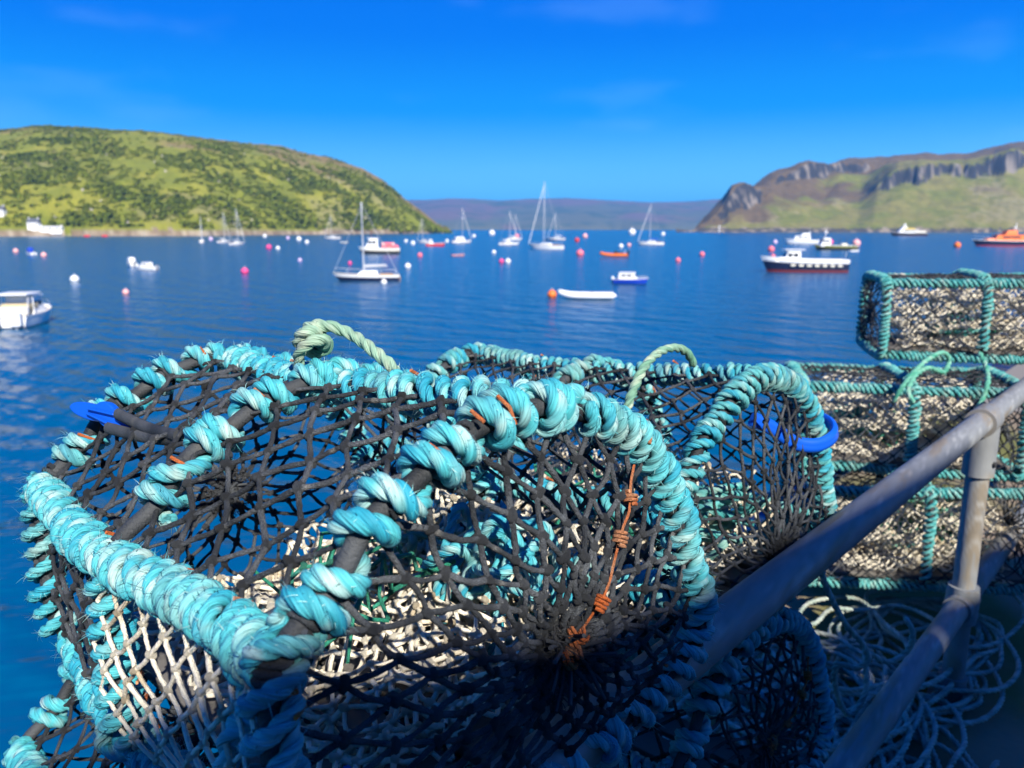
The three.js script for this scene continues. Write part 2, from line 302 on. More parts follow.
// ---------------------------------------------------------------- the quay
const RAIL_D = v(0.672, 0, -0.741).normalize(), OUT = v(-0.741, 0, -0.672).normalize(), RAIL_P = v(0.196, EYE - 0.42, -0.742);
const GROUND = EYE - 1.13;
const quayPt = (along, out, y = GROUND) => RAIL_P.clone().setY(0).addScaledVector(RAIL_D, along).addScaledVector(OUT, out).setY(y);
const concreteBump = grayTex(512, 512, (x, y) => { let s = 0, a = 0.5, f = 8; for (let k = 0; k < 5; k++) { s += a * tileNoise(x * f, y * f, f, f, k); a *= 0.55; f *= 2; } return s; });
{
  const r = mulberry(9), n = 70, mrows = 46, p = [], c = [], uv = [], idx = [];   // deck with uneven, mossy concrete
  for (let i = 0; i <= n; i++) for (let j = 0; j <= mrows; j++) {
    const al = lerp(-3, 5, i / n), o = lerp(0.86, -3.5, j / mrows), q = quayPt(al, o), e = fbm(q.x * 3, q.z * 3, 2, 4);
    p.push(q.x, q.y + 0.012 * e, q.z); uv.push(al, o);
    const moss = smooth(0.0, 0.22, fbm(q.x * 2.2, q.z * 2.2, 5, 4) + 0.25 * fbm(q.x * 12, q.z * 12, 3, 2) + 0.08), grain = 1 + 0.35 * fbm(q.x * 30, q.z * 30, 8, 2);
    c.push(...mixc([0.23, 0.175, 0.115], [0.13, 0.13, 0.030], moss).map((x) => x * grain));
    if (i < n && j < mrows) { const a = i * (mrows + 1) + j, b = a + mrows + 1; idx.push(a, b, a + 1, b, b + 1, a + 1); }
  }
  const g = new THREE.BufferGeometry(); g.setAttribute('position', new THREE.Float32BufferAttribute(p, 3)); g.setAttribute('uv', new THREE.Float32BufferAttribute(uv, 2)); g.setAttribute('color', new THREE.Float32BufferAttribute(c, 3)); g.setIndex(idx); g.computeVertexNormals();
  if (g.attributes.normal.getY(100) < 0) { g.index.array.reverse(); g.computeVertexNormals(); }
  struct('quay_deck', g, new THREE.MeshStandardMaterial({ vertexColors: true, roughness: 0.95, bumpMap: concreteBump, bumpScale: 0.006 }));
  // body of the quay: a long block under the deck
  const A = -40, B = 60, o1 = 0.86, o0 = -60, y1 = GROUND - 0.03, y0 = -4, P = [[A, o1], [B, o1], [B, o0], [A, o0]].map(([a, o]) => quayPt(a, o, 0)), pos = [], ix = [];
  for (const q of P) { pos.push(q.x, y1, q.z, q.x, y0, q.z); }
  for (let k = 0; k < 4; k++) { const a = k * 2, b = ((k + 1) % 4) * 2; ix.push(a, b, a + 1, b, b + 1, a + 1); } ix.push(0, 4, 2, 0, 6, 4);
  const q = new THREE.BufferGeometry(); q.setAttribute('position', new THREE.Float32BufferAttribute(pos, 3)); q.setIndex(ix); const w = q.toNonIndexed(); w.computeVertexNormals();
  struct('quay', w, mat(0.21, 0.19, 0.165, 0.95));
}
{ // the harbour shed behind the viewer that shades the lower half of the stack: a lean-to roof that rises to the right, and a lower wing
  const S = v(0.375, 0, 0.927).normalize(), U = v(0.927, 0, -0.375).normalize(), wall = mat(0.62, 0.60, 0.55, 0.9), roof = mat(0.10, 0.10, 0.11, 0.8);
  const t = thing('harbour_shed', 'white harbour shed with dark lean-to roof behind the railing', 'shed', v(0, GROUND, 0)); t.quaternion.setFromRotationMatrix(new THREE.Matrix4().makeBasis(U, v(0, 1, 0), S));
  const Y = (w) => EYE - GROUND + 3 * 0.737 + w;
  const prism = (name, prof, q0, q1, m) => { const s = new THREE.Shape(); prof.forEach(([u, y], k) => k ? s.lineTo(u, y) : s.moveTo(u, y)); s.closePath(); return part(name, new THREE.ExtrudeGeometry(s, { depth: q1 - q0, bevelEnabled: false }).translate(0, 0, q0), m, t); };
  const line = [[-9, Y(0.075)], [0.10, Y(0.075)], [0.24, Y(0.05)], [0.42, Y(0.085)], [1.42, Y(0.35)]];
  prism('wall', [[-8.9, -0.05], ...line.map(([u, y]) => [clamp(u, -8.9, 1.34), y - 0.08]), [1.34, -0.05]], 3.1, 8, wall);
  prism('roof', [...line, ...line.slice().reverse().map(([u, y]) => [u, y - 0.075])], 3.0, 8.1, roof);
  prism('wing_wall', [[1.343, -0.05], [1.343, Y(-0.06)], [1.68, Y(-0.06)], [1.76, Y(0.08)], [6, Y(0.08)], [6, -0.05]], 3.15, 7.5, wall); prism('wing_roof', [[1.425, Y(-0.055)], [1.425, Y(0.02)], [1.66, Y(0.02)], [1.76, Y(0.16)], [6.1, Y(0.16)], [6.1, Y(0.085)], [1.78, Y(0.085)], [1.69, Y(-0.055)]], 3.02, 7.6, roof);
  const d = prism('door', [[-2.2, 0], [-2.2, 2.05], [-1.1, 2.05], [-1.1, 0]], 3.06, 3.098, mat(0.03, 0.10, 0.22, 0.6));
}
// ---------------------------------------------------------------- railing
const galv = new THREE.MeshStandardMaterial({ vertexColors: true, roughness: 0.66, metalness: 0.18, bumpMap: concreteBump, bumpScale: 0.0012 });
{
  const t = thing('pipe_railing', 'galvanised pipe railing with two rails along the quay edge', 'railing', v(0, GROUND, 0));
  const col = (P, d, th) => { const n = fbm(P.x * 9 + th, P.y * 9, P.z * 9, 4), n2 = fbm(P.x * 60, P.y * 60 + Math.sin(th) * 6, P.z * 60, 3); const c = mixc([0.25, 0.262, 0.265], [0.24, 0.205, 0.155], smooth(0.0, 0.32, n + 0.25 * n2)); return mixc(c, [0.36, 0.37, 0.36], smooth(0.2, 0.5, n2) * 0.6).map((x) => x * (0.9 + 0.3 * n2)); };
  const line = (a, y0, b, y1, n = 60) => Array.from({ length: n + 1 }, (_, k) => { const q = quayPt(lerp(a, b, k / n), 0, 0); q.y = lerp(y0, y1, k / n) - GROUND; return q; });
  const tube = (name, pts, R, n = 28, parent = t) => { const b = new MB(); b.tube(pts, R, n, col, true); return part(name, b.geo(), galv, parent); };
  const R = 0.0252, yTop = EYE - 0.425, yLow = EYE - 0.872, post = 1.30, flare = (ring) => (d) => R * 1.2 + (ring ? 0.0022 * Math.cos(clamp(d / 0.085) * Math.PI * 2) : 0);
  tube('top_rail', line(-1.15, yTop, 3.4, yTop, 220), R); tube('lower_rail', line(-1.15, yLow, 3.4, yLow, 220), R);
  for (const a of [post, post + 1.75, post - 2.2]) {
    const q = quayPt(a, 0, 0), up = (y0, y1, n = 40) => Array.from({ length: n + 1 }, (_, k) => v(q.x, lerp(y0, y1, k / n) - GROUND, q.z));
    tube('post', up(GROUND, yTop - 0.02, 60), R * 0.985);
    const c1 = tube('clamp_fitting', up(yTop - 0.128, yTop - 0.012, 12), R * 1.32); tube('collar', line(a - 0.040, yTop, a + 0.040, yTop, 8), R * 1.30, 28, c1);
    const b = new MB(), s = quayPt(a - 0.012, -R * 1.25, 0), s2 = quayPt(a - 0.012, -R * 1.42, 0); s.y = s2.y = yTop - 0.095 - GROUND; b.tube([s, s2], 0.0065, 12, [0.05, 0.05, 0.05]); part('set_screw', b.geo(), galv, c1);
    const c2 = tube('clamp_fitting', up(yLow - 0.045, yLow + 0.045, 12), (d) => R * (1.32 + 0.12 * Math.sin(clamp(d / 0.09) * Math.PI))); tube('collar', line(a - 0.05, yLow, a + 0.05, yLow, 8), R * 1.235, 28, c2);
    tube('base_flange', up(GROUND + 0.002, GROUND + 0.012, 2), 0.05); tube('base_collar', up(GROUND + 0.012, GROUND + 0.07, 6), R * 1.25);
  }
}
// ---------------------------------------------------------------- materials of the creels
const fibre = grayTex(128, 256, (x, y) => 0.2 + 0.5 * tileNoise(x * 9, y * 3, 9, 3, 1) + 0.3 * tileNoise(x * 30, y * 10, 30, 10, 2));
const fibreTint = grayTex(128, 256, (x, y) => 0.50 + 0.34 * tileNoise(x * 9, y * 3, 9, 3, 1) + 0.16 * tileNoise(x * 34, y * 12, 34, 12, 6) + 0.05 * tileNoise(x * 5, y * 24, 5, 24, 7));
const ropeMat = new THREE.MeshStandardMaterial({ vertexColors: true, roughness: 0.72, map: fibreTint, bumpMap: fibre, bumpScale: 0.0022 });
const grit = grayTex(256, 256, (x, y) => { let s = 0, a = 0.5, f = 16; for (let k = 0; k < 4; k++) { s += a * tileNoise(x * f, y * f, f, f, k + 9); a *= 0.6; f *= 2; } return s; }, [1, 60]);
const speck = grayTex(256, 256, (x, y) => { const a = tileNoise(x * 12, y * 12, 12, 12, 3), b = tileNoise(x * 48, y * 48, 48, 48, 4), c = tileNoise(x * 110, y * 110, 110, 110, 8); return 0.26 + 0.34 * a * b + 0.85 * smooth(0.60, 0.92, b * 0.45 + c * 0.55) + 0.1 * c; }, [1, 60]);
const twineMat = new THREE.MeshStandardMaterial({ vertexColors: true, roughness: 0.9, map: speck, bumpMap: grit, bumpScale: 0.0018 });
const creamMat = new THREE.MeshStandardMaterial({ vertexColors: true, roughness: 0.85, bumpMap: grit, bumpScale: 0.0012 });
const hairMat = new THREE.MeshStandardMaterial({ vertexColors: true, roughness: 0.8, side: THREE.DoubleSide });
const barMat = new THREE.MeshStandardMaterial({ vertexColors: true, roughness: 0.7, bumpMap: grit, bumpScale: 0.001 });
const woodMat = new THREE.MeshStandardMaterial({ vertexColors: true, roughness: 0.85, bumpMap: grit, bumpScale: 0.001 });
const bluePlastic = new THREE.MeshPhysicalMaterial({ color: rgb(0.004, 0.085, 0.55), roughness: 0.38, clearcoat: 0.2 });

const TURQ = { deep: [0.018, 0.36, 0.50], main: [0.075, 0.51, 0.57], pale: [0.46, 0.69, 0.65], dirt: [0.22, 0.26, 0.20] };
const TEAL = { deep: [0.035, 0.34, 0.34], main: [0.12, 0.50, 0.47], pale: [0.42, 0.64, 0.56], dirt: [0.16, 0.19, 0.14] };
function ropeCol(pal, seed, dirt = 0.35) {
  return (d, st, P) => {
    const n = noise3(d * 26, st * 3.7, seed), n2 = noise3(d * 140, st * 9.1, seed + 4), n3 = fbm(P.x * 22, P.y * 22, P.z * 22 + seed, 3);
    let c = mixc(pal.deep, pal.main, smooth(-0.75, 0.05, n)); c = mixc(c, pal.pale, smooth(-0.05, 0.9, n * 0.6 + n2 * 0.55)); c = mixc(c, pal.dirt, smooth(0.12, 0.45, n3) * dirt);
    return c;
  };
}
const BLACK = (seed, k = 1) => (P) => { const n = fbm(P.x * 45, P.y * 45, P.z * 45 + seed, 3), q = noise3(P.x * 600, P.y * 600, P.z * 600); const c = mixc([0.043, 0.052, 0.064], [0.175, 0.194, 0.218], smooth(-0.25, 0.35, n)); return mixc(c, [0.40, 0.39, 0.36], smooth(0.62, 0.95, q) * 0.8).map((x) => x * k); };
const CREAM = (seed) => (P) => { const n = fbm(P.x * 35, P.y * 35, P.z * 35 + seed, 3); return mixc([0.80, 0.73, 0.58], [0.52, 0.43, 0.29], smooth(0.05, 0.4, n)); };
const GREEN = () => (P) => { const n = fbm(P.x * 40, P.y * 40, P.z * 40, 2); return mixc([0.02, 0.44, 0.26], [0.08, 0.62, 0.42], smooth(-0.3, 0.3, n)); };
const ORANGE = () => (P) => { const n = noise3(P.x * 90, P.y * 90, P.z * 90); return mixc([1.0, 0.22, 0.035], [0.95, 0.42, 0.20], smooth(-0.3, 0.7, n)); };

// resample a polyline into points at an even spacing
function even(pts, step, closed = false) {
  const c = new THREE.CatmullRomCurve3(pts, closed, 'centripetal'), n = Math.max(3, Math.round(c.getLength() / step));
  c.arcLengthDivisions = Math.max(200, n); const out = c.getSpacedPoints(n); return out;
}
// a rope wound round a bar: turns come in bunches ("bunch" turns every "gap" metres) or close together
function windRope(mb, fuzz, bar, { R = 0.0066, barR = 0.0085, pitch = 0.0155, bunch = 0, gap = 0.05, from = 0, to = 1, n = 15, seed = 1, pal = TURQ, r, starts = 1, step = 0.0035, hairs = 40, dirt = 0.35, slant = 1 }) {
  const c = new THREE.CatmullRomCurve3(bar, false, 'centripetal'), L = c.getLength(); c.arcLengthDivisions = 400; c.updateArcLengths();
  const ph0 = r() * 6.28;
  for (let st = 0; st < starts; st++) {
  const pts = [], refs = []; let s = from * L, ph = ph0 + st / starts * 6.2832, ref = null; const end = to * L, T = v(0, 0, 0), N = v(0, 0, 0), B = v(0, 0, 0);
  let guard = 0;
  while (s < end && guard++ < 20000) {
    const P = c.getPointAt(clamp(s / L)); T.copy(c.getTangentAt(clamp(s / L)));
    if (!ref) ref = v(0.3, 1, 0.2); N.copy(ref).addScaledVector(T, -ref.dot(T)).normalize(); ref = N.clone(); B.crossVectors(T, N);
    let p = pitch * (1 + 0.35 * noise3(s * 30, seed, 2)), lift = 0;
    if (bunch) { const f = (s / gap) % 1, w = bunch * pitch / gap; if (f > w) p = gap * 1.5; }
    lift = 0.0022 * noise3(s * 70, seed, 7) + 0.001;
    const rad = barR + R * 0.80 + lift + (starts > 1 ? 0.0012 * noise3(s * 40, seed, st * 5) : 0), q = P.clone().addScaledVector(N, Math.cos(ph) * rad).addScaledVector(B, Math.sin(ph) * rad);
    pts.push(q); refs.push(q.clone().sub(P).normalize());
    const turn = step / Math.hypot(rad, p / 6.2832); ph += turn; s += turn * p / 6.2832;
  }
  const col = ropeCol(pal, seed, dirt); mb.rope(pts, R, { n, col, refs, seed, lay: 6.4 });
  if (fuzz) for (let k = 0; k < pts.length; k++) for (let h = 0; h < hairs / 100 + r() - 0.5; h++) {
    const D = refs[k].clone().multiplyScalar(1).add(v(r() - 0.5, r() - 0.5, r() - 0.5).multiplyScalar(1.7)).normalize(), c0 = mixc(pal.main, pal.pale, r());
    fuzz.hair(pts[k].clone().addScaledVector(refs[k], R * 0.55).addScaledVector(D, R * 0.35), D, nr(0.002, 0.009, r), 0.00022, c0, r, refs[k]);
  }
  }
}
// knotted diamond netting over a surface S(u, w), u and w in 0..1
function netting(mb, S, nu, nw, { tw = 0.0026, col, r, jit = 0.004, sides = 7, segs = 4, knot = 1.75, sag = 0.06, ring = false, skip = 0 }) {
  const P = new Map(), key = (i, j) => i * 1000 + (ring ? (j % nw + nw) % nw : j), N = nw;
  for (let i = 0; i <= nu; i++) for (let j = 0; j <= (ring ? N - 1 : N); j++) if ((i + j) % 2 === 0) {
    const q = S(i / nu, j / N); if (i && i < nu && (ring || (j && j < N))) q.add(v(r() - 0.5, r() - 0.5, r() - 0.5).multiplyScalar(jit * 2)); P.set(key(i, j), q);
  }
  const leg = (a, b) => {
    const d = a.distanceTo(b); if (d < 0.001) return; const off = v(r() - 0.5, r() - 0.75, r() - 0.5).multiplyScalar(d * sag * 2), pts = [];
    for (let k = 0; k <= segs; k++) { const t = k / segs; pts.push(a.clone().lerp(b, t).addScaledVector(off, Math.sin(t * Math.PI) * 0.8)); }
    const w = tw * nr(0.88, 1.12, r); mb.tube(pts, w, sides, col, false, 0.42);
  };
  for (let i = 0; i <= nu; i++) for (let j = 0; j <= (ring ? N - 1 : N); j++) if ((i + j) % 2 === 0) {
    const a = P.get(key(i, j));
    if (i < nu) for (const dj of [-1, 1]) { if (!ring && (j + dj < 0 || j + dj > N)) continue; if (skip && r() < skip) continue; const b = P.get(key(i + 1, j + dj)); if (b) leg(a, b); }
    if (knot && i && i < nu && (ring || (j && j < N))) mb.blob(a, tw * knot * nr(0.9, 1.15, r), col(a), i * 31 + j, v(r() - 0.5, r() - 0.5, r() - 0.5).normalize());
  }
}
// hoop shapes in (across, up), metres above the base
const HOOP_A = [[0, 0], [0.041, 0.032], [0.067, 0.066], [0.109, 0.088], [0.146, 0.108], [0.196, 0.121], [0.229, 0.121], [0.276, 0.110], [0.335, 0.085], [0.374, 0.051], [0.41, 0], [0.439, -0.077], [0.462, -0.140], [0.455, -0.178], [0.418, -0.200], [0.36, -0.216], [0.28, -0.225], [0.15, -0.228], [0.045, -0.225], [0.004, -0.205], [-0.012, -0.165], [-0.012, -0.08], [-0.009, -0.022]]
  .map(([x, y]) => [(x - 0.225) * 0.917, (y + 0.228) * 0.917]);
const HOOP_R = [[-0.19, 0.03], [-0.19, 0.12], [-0.185, 0.20], [-0.16, 0.236], [-0.12, 0.245], [0, 0.248], [0.12, 0.245], [0.16, 0.236], [0.185, 0.20], [0.19, 0.12], [0.19, 0.03], [0.165, 0.004], [0.12, 0], [0, 0], [-0.12, 0], [-0.165, 0.004]];
const CREEL_L = 0.523;

// one creel: hoops across x-y, long bars along z; the end at z = 0 faces +z, the far end lies at z = -length
function creel(name, label, o) {
  const r = mulberry(o.seed), t = thing(name, label, 'creel', o.pos, 0, o.group), H = o.hoop, L = o.length ?? CREEL_L, D = o.detail ?? 1;
  t.quaternion.copy(o.quat);
  const shape = new THREE.CatmullRomCurve3(H.map(([x, y]) => v(x, y, 0)), true, 'centripetal'); shape.arcLengthDivisions = 400;
  const per = shape.getLength(), cen = v(0, 0.15, 0);
  // where along the hoop (0..1) each control point lies
  const lens = shape.getLengths(400), posOf = (k) => lens[Math.round(k / H.length * 400)] / per;
  const bend = (z) => { const f = -z / L; return [1 - 0.03 * f * (o.taper ?? 1), -0.006 * f - (o.dip ?? 0) * (1 - f), 0.006 * Math.sin(f * 7 + o.seed), 0.005 * Math.sin(f * 5 + o.seed * 2)]; };
  const hoopPt = (s, z) => { const p = shape.getPointAt(((s % 1) + 1) % 1), [k, dy, sx, sy] = bend(z); return v(p.x * k + sx, p.y * k + dy * clamp(p.y / 0.3) + sy * 0.5, z); };
  const bars = o.bars, mid = [0, 0.5, 1].map((f) => -L * f);
  const barN = Math.round(12 * D) + 4, black = BLACK(o.seed, 0.30), nR = D > 0.8 ? 16 : D > 0.5 ? 11 : 8, rstep = D > 0.8 ? 0.0030 : D > 0.5 ? 0.0045 : 0.0075;
  let orange = new MB(); const tie = (P, T, R, turns) => { const N = v(0.2, 1, 0.3).addScaledVector(T, -v(0.2, 1, 0.3).dot(T)).normalize(), B = T.clone().cross(N), q = []; const m = Math.round(turns * 9); for (let k = 0; k <= m; k++) { const a = k / 9 * 6.283; q.push(P.clone().addScaledVector(T, (k / m - 0.5) * turns * 0.0034).addScaledVector(N, Math.cos(a) * R).addScaledVector(B, Math.sin(a) * R)); } const ob = new MB(); ob.tube(q, 0.0016, 6, ORANGE(), true, 0.2); part('orange_tie', ob.geo(true), twineMat, t); };
  // hoops
  mid.forEach((z, h) => {
    const b = new MB(), pts = []; for (let k = 0; k <= 120; k++) pts.push(hoopPt(k / 120, z));
    b.tube(pts, 0.0068, barN, black, false, 0.08); const bar = part('hoop', b.geo(), barMat, t);
    const rp = new MB(), fz = D > 0.8 ? new MB() : null;
    for (const [s0, s1, mode] of o.winds[h]) {
      const seg = []; for (let k = 0; k <= 60; k++) seg.push(hoopPt(lerp(s0, s1, k / 60), z));
      windRope(rp, fz, seg, { R: (o.rope ?? 0.0066) * (mode === 'bunch' ? 1.22 : 1), n: nR, step: rstep, seed: o.seed + h * 7 + s0 * 3, r, pal: o.pal ?? TURQ, barR: 0.0066, starts: mode === 'bunch' ? 1 : 2, bunch: mode === 'bunch' ? nr(1.6, 2.0, r) : 0, gap: (o.rope ?? 0.0066) * 8.6, pitch: (o.rope ?? 0.0066) * (mode === 'bunch' ? 2.9 : 6.0), hairs: D > 0.8 ? 130 : 0, dirt: o.dirt });
      if (D > 0.6) for (let k = 0; k < 3; k++) { const f = r(), P = hoopPt(lerp(s0, s1, f), z), Q = hoopPt(lerp(s0, s1, f) + 0.004, z); tie(P, Q.sub(P).normalize(), 0.0165 + r() * 0.003, nr(0.15, 0.4, r)); }
    }
    if (D > 0.6) for (let k = 0; k < 16; k++) {               // black twine that lashes the net to the hoop
      const f = (k + r()) / 16, P = hoopPt(f, z), T = hoopPt(f + 0.004, z).sub(P).normalize(), N = v(0.1, 0.2, 1).addScaledVector(T, -v(0.1, 0.2, 1).dot(T)).normalize(), B = T.clone().cross(N), q = [], turns = nr(1.5, 3.4, r), m = Math.round(turns * 9);
      for (let a = 0; a <= m; a++) q.push(P.clone().addScaledVector(T, (a / m - 0.5) * turns * 0.0056 + 0.001 * (r() - 0.5)).addScaledVector(N, Math.cos(a / 9 * 6.283) * 0.0092).addScaledVector(B, Math.sin(a / 9 * 6.283) * 0.0092));
      const lb = new MB(); lb.tube(q, 0.0025, 6, BLACK(o.seed + k, 0.7), true, 0.35); part('lashing', lb.geo(true), twineMat, bar);
    }
    part('rope_winding', rp.geo(true), ropeMat, bar);
    if (fz) part('frayed_fibres', fz.geo(), hairMat, bar).userData.kind = 'stuff';
  });
  // long bars
  bars.forEach(([k, mode], n) => {
    const s = posOf(k), pts = []; for (let q = 0; q <= 24; q++) { const f = q / 24; pts.push(hoopPt(s, -L * f).add(v(0, -0.006 * Math.sin(f * Math.PI), 0))); }
    const b = new MB(); b.tube(even(pts, 0.012), 0.0062, barN, black, true, 0.08); const bar = part('side_bar', b.geo(), barMat, t);
    if (!mode) return;
    const rp = new MB(), fz = D > 0.8 ? new MB() : null;
    windRope(rp, fz, pts, { R: (o.rope ?? 0.0066) * 1.06, n: nR, step: rstep, seed: o.seed + 40 + n, r, pal: o.pal ?? TURQ, starts: 3, bunch: 0, pitch: (o.rope ?? 0.0066) * 8.4, barR: 0.0055, hairs: D > 0.8 ? 130 : 0, dirt: o.dirt });
    part('rope_winding', rp.geo(true), ropeMat, bar); if (fz) part('frayed_fibres', fz.geo(), hairMat, bar).userData.kind = 'stuff';
    if (D > 0.6) for (let q = 0; q < 3; q++) { const i = Math.floor(nr(2, 22, r)); tie(pts[i], pts[i + 1].clone().sub(pts[i]).normalize(), 0.0165 + r() * 0.003, nr(0.15, 0.4, r)); }
  });
  // netting, bay by bay and side by side
  const mesh = o.mesh ?? 0.0265, sides = D > 0.8 ? 8 : D > 0.5 ? 6 : 5, segs = D > 0.8 ? 9 : D > 0.5 ? 4 : 2;
  o.panels.forEach(([k0, k1, bay, kind]) => {
    if (kind === 'none') return;
    let s0 = posOf(k0), s1 = posOf(k1); if (s1 <= s0) s1 += 1;
    const z0 = mid[bay], z1 = mid[bay + 1], fine = kind === 'cream' ? 0.72 : 1, wdt = (s1 - s0) * per, nu = Math.max(4, 2 * Math.round(L / 2 / (mesh * fine) / 2)), nw = Math.max(4, 2 * Math.round(wdt / (mesh * fine) / 2));
    const S = (u, w) => { const z = lerp(z0, z1, u), p = hoopPt(lerp(s0, s1, w), z), pull = 0.05 * Math.sin(u * Math.PI) * Math.sin(clamp(w) * Math.PI) * (0.7 + 0.5 * noise3(u * 2, w * 3, o.seed)); if (kind === 'cream') { const f = 1 - w; p.x -= 0.014 * Math.sin(f * Math.PI); p.y += 0.0 * f; }
      return p.lerp(v(cen.x, cen.y, z), pull).add(v(0, 0, 0.006 * noise3(u * 4, w * 5, o.seed + 3))); };
    const b = new MB(); netting(b, S, nu, nw, { tw: kind === 'cream' ? 0.0017 : (o.twine ?? 0.00215), col: kind === 'cream' ? CREAM(o.seed) : BLACK(o.seed + bay), r, sides, segs, jit: kind === 'cream' ? 0.002 : 0.0032 });
    const m = part('net_panel', b.geo(true), kind === 'cream' ? creamMat : twineMat, t); if (kind === 'cream') m.userData.label = 'cream net panel';
  });
  // the two ends, drawn together to a gathered point
  o.ends.forEach((e, n) => {
    const z = n ? -L : 0, sgn = n ? -1 : 1, G = v(e.at[0], e.at[1], z + sgn * (e.out ?? 0.0)), b = new MB(), K = e.rings ?? 8, M = e.around ?? 46;
    const rho = (u) => 1 - Math.pow(u, e.bias ?? 0.8) * 0.955;
    const S = (u, w) => { const h = hoopPt(w, z), k = rho(u), c = G.clone().lerp(h, k); c.z += sgn * (0.014 * Math.sin(u * Math.PI) * (1 + 0.8 * noise3(w * 14, u * 2, o.seed))); return c; };
    netting(b, S, K, M, { tw: (o.twine ?? 0.00215), col: BLACK(o.seed + 20 + n), r, sides, segs, ring: true, jit: 0.0028, sag: 0.09 });
    const panel = part('gathered_net_end', b.geo(true), twineMat, t);
    if (D > 0.5) {                                           // the tuft of cut twine ends and tarred fluff at the tie
      const f = new MB(), bl = BLACK(o.seed + 5, 0.3);
      for (let k = 0; k < 46; k++) { const a = r() * 6.28, l = nr(0.010, 0.036, r), d = v(Math.cos(a), Math.sin(a) - 0.15, sgn * nr(-0.1, 0.9, r)), P = G.clone().add(v(r() - 0.5, r() - 0.5, 0).multiplyScalar(0.014)); f.tube([P, P.clone().addScaledVector(d, l * 0.5), P.clone().addScaledVector(d, l).add(v(r() - 0.5, r() - 0.7, r() - 0.5).multiplyScalar(0.016))], 0.0017, 6, bl, true, 0.3); }
      for (let k = 0; k < 900 * D; k++) { const a = r() * 6.28, q = Math.sqrt(r()) * 0.032, P = G.clone().add(v(Math.cos(a) * q, Math.sin(a) * q, (r() - 0.5) * 0.012)); f.hair(P, v(r() - 0.5, r() - 0.5, sgn * (r() * 0.8)).normalize(), nr(0.006, 0.02, r), 0.0004, [0.035, 0.035, 0.037], r); }
      part('tuft', f.geo(true), hairMat, panel);
    }
    if (e.tie) { const q = []; for (let k = 0; k <= 14; k++) { const u = 1 - k / 14 * 0.92; q.push(S(u, e.tie + 0.01 * noise3(k * 0.6, 3, o.seed)).add(v(0, 0, sgn * (0.004 + 0.002 * r())))); } orange.tube(even(q, 0.005), 0.0012, 6, ORANGE(), true, 0.15);
      for (const k of [0, 4, 9, 12]) { const P = q[k], T = q[Math.min(14, k + 1)].clone().sub(q[Math.max(0, k - 1)]).normalize(); tie(P, T, 0.0052, nr(2, 4, r)); if (k === 0) for (let m = 0; m < 5; m++) tie(P.clone().add(v(nr(-0.02, 0.01, r), nr(-0.012, 0.012, r), sgn * 0.004)), v(r() - 0.5, r() - 0.5, 0.4).normalize(), nr(0.004, 0.009, r), 1.6); }
    }
  });
  if (orange.count) part('orange_twine', orange.geo(true), twineMat, t).userData.label = 'orange mending twine';
  // wooden slats of the base
  const x0 = Math.min(...H.map((q) => q[0])) + 0.05, x1 = Math.max(...H.map((q) => q[0])) - 0.05;
  for (let k = 0; k < (o.slats ?? 5); k++) { const m = part('slat', slatGeo, woodMat, t); m.scale.set(1, 1, L * 0.99); m.position.set(lerp(x0, x1, (k + 0.5) / (o.slats ?? 5)), 0.0135, -L / 2); m.rotation.z = (r() - 0.5) * 0.05; }
  // loose netting that lies crumpled inside
  (o.inner ?? []).forEach(({ box, col, tw, nu, nw, fold, seed, slope = 0, label }) => {
    const b = new MB(), [ax, bx, az, bz, y] = box, q = mulberry(seed);
    const S = (u, w) => { const x = lerp(ax, bx, u), z = lerp(az, bz, w); return v(x + 0.012 * noise3(u * 9, w * 9, seed), y + slope * (u - 0.5) + fold * (fbm(u * 4 + seed, w * 5, seed, 3) * 1.5), z + 0.012 * noise3(u * 8, w * 8, seed + 3)); };
    netting(b, S, nu, nw, { tw, col, r: q, sides: Math.min(6, sides), segs: 2, jit: 0.004, knot: 1.6, sag: 0.12 });
    part('loose_net', b.geo(true), label.includes('cream') ? creamMat : twineMat, t).userData.label = label;
  });
  return { t, hoopPt, posOf, L, per };
}
const slatGeo = (() => { const g = new RoundedBoxGeometry(0.052, 0.012, 1, 1, 0.003), c = []; for (let k = 0; k < g.attributes.position.count; k++) { const n = noise3(g.attributes.position.getX(k) * 300, g.attributes.position.getZ(k) * 7, 4); c.push(...mixc([0.11, 0.10, 0.085], [0.19, 0.175, 0.155], n * 0.5 + 0.5)); } g.setAttribute('color', new THREE.Float32BufferAttribute(c, 3)); return g; })();

// directions of the front stack: across, up, towards the viewer
const AX = v(0.71531, 0, -0.69881), AY = v(-0.036446, 0.998639, -0.037307), AZ = v(0.69786, 0.052155, 0.71434);
const QA = new THREE.Quaternion().setFromRotationMatrix(new THREE.Matrix4().makeBasis(AX, AY, AZ));
const turned = (q, yaw, pitch = 0, roll = 0) => q.clone().multiply(new THREE.Quaternion().setFromEuler(new THREE.Euler(pitch, yaw, roll)));
const C1 = v(-0.1403, EYE - 0.2205, -0.4048).addScaledVector(AZ, 0.012);
const BASE1 = C1.clone().addScaledVector(AX, 0.225 * 0.917).addScaledVector(AY, -0.228 * 0.917);
const barsA = [[22.6, 'close'], [6, 'close'], [12, 'close'], [19, 'close']];
const A = (k) => k / HOOP_A.length;
const panelsA = (near, far) => [[22.6, 6, 0, 'black'], [22.6, 6, 1, 'black'], [6, 12, 0, 'black'], [6, 12, 1, 'black'], [19, 22.6, 0, near], [19, 22.6, 1, far], [12, 19, 0, 'black'], [12, 19, 1, 'black']];
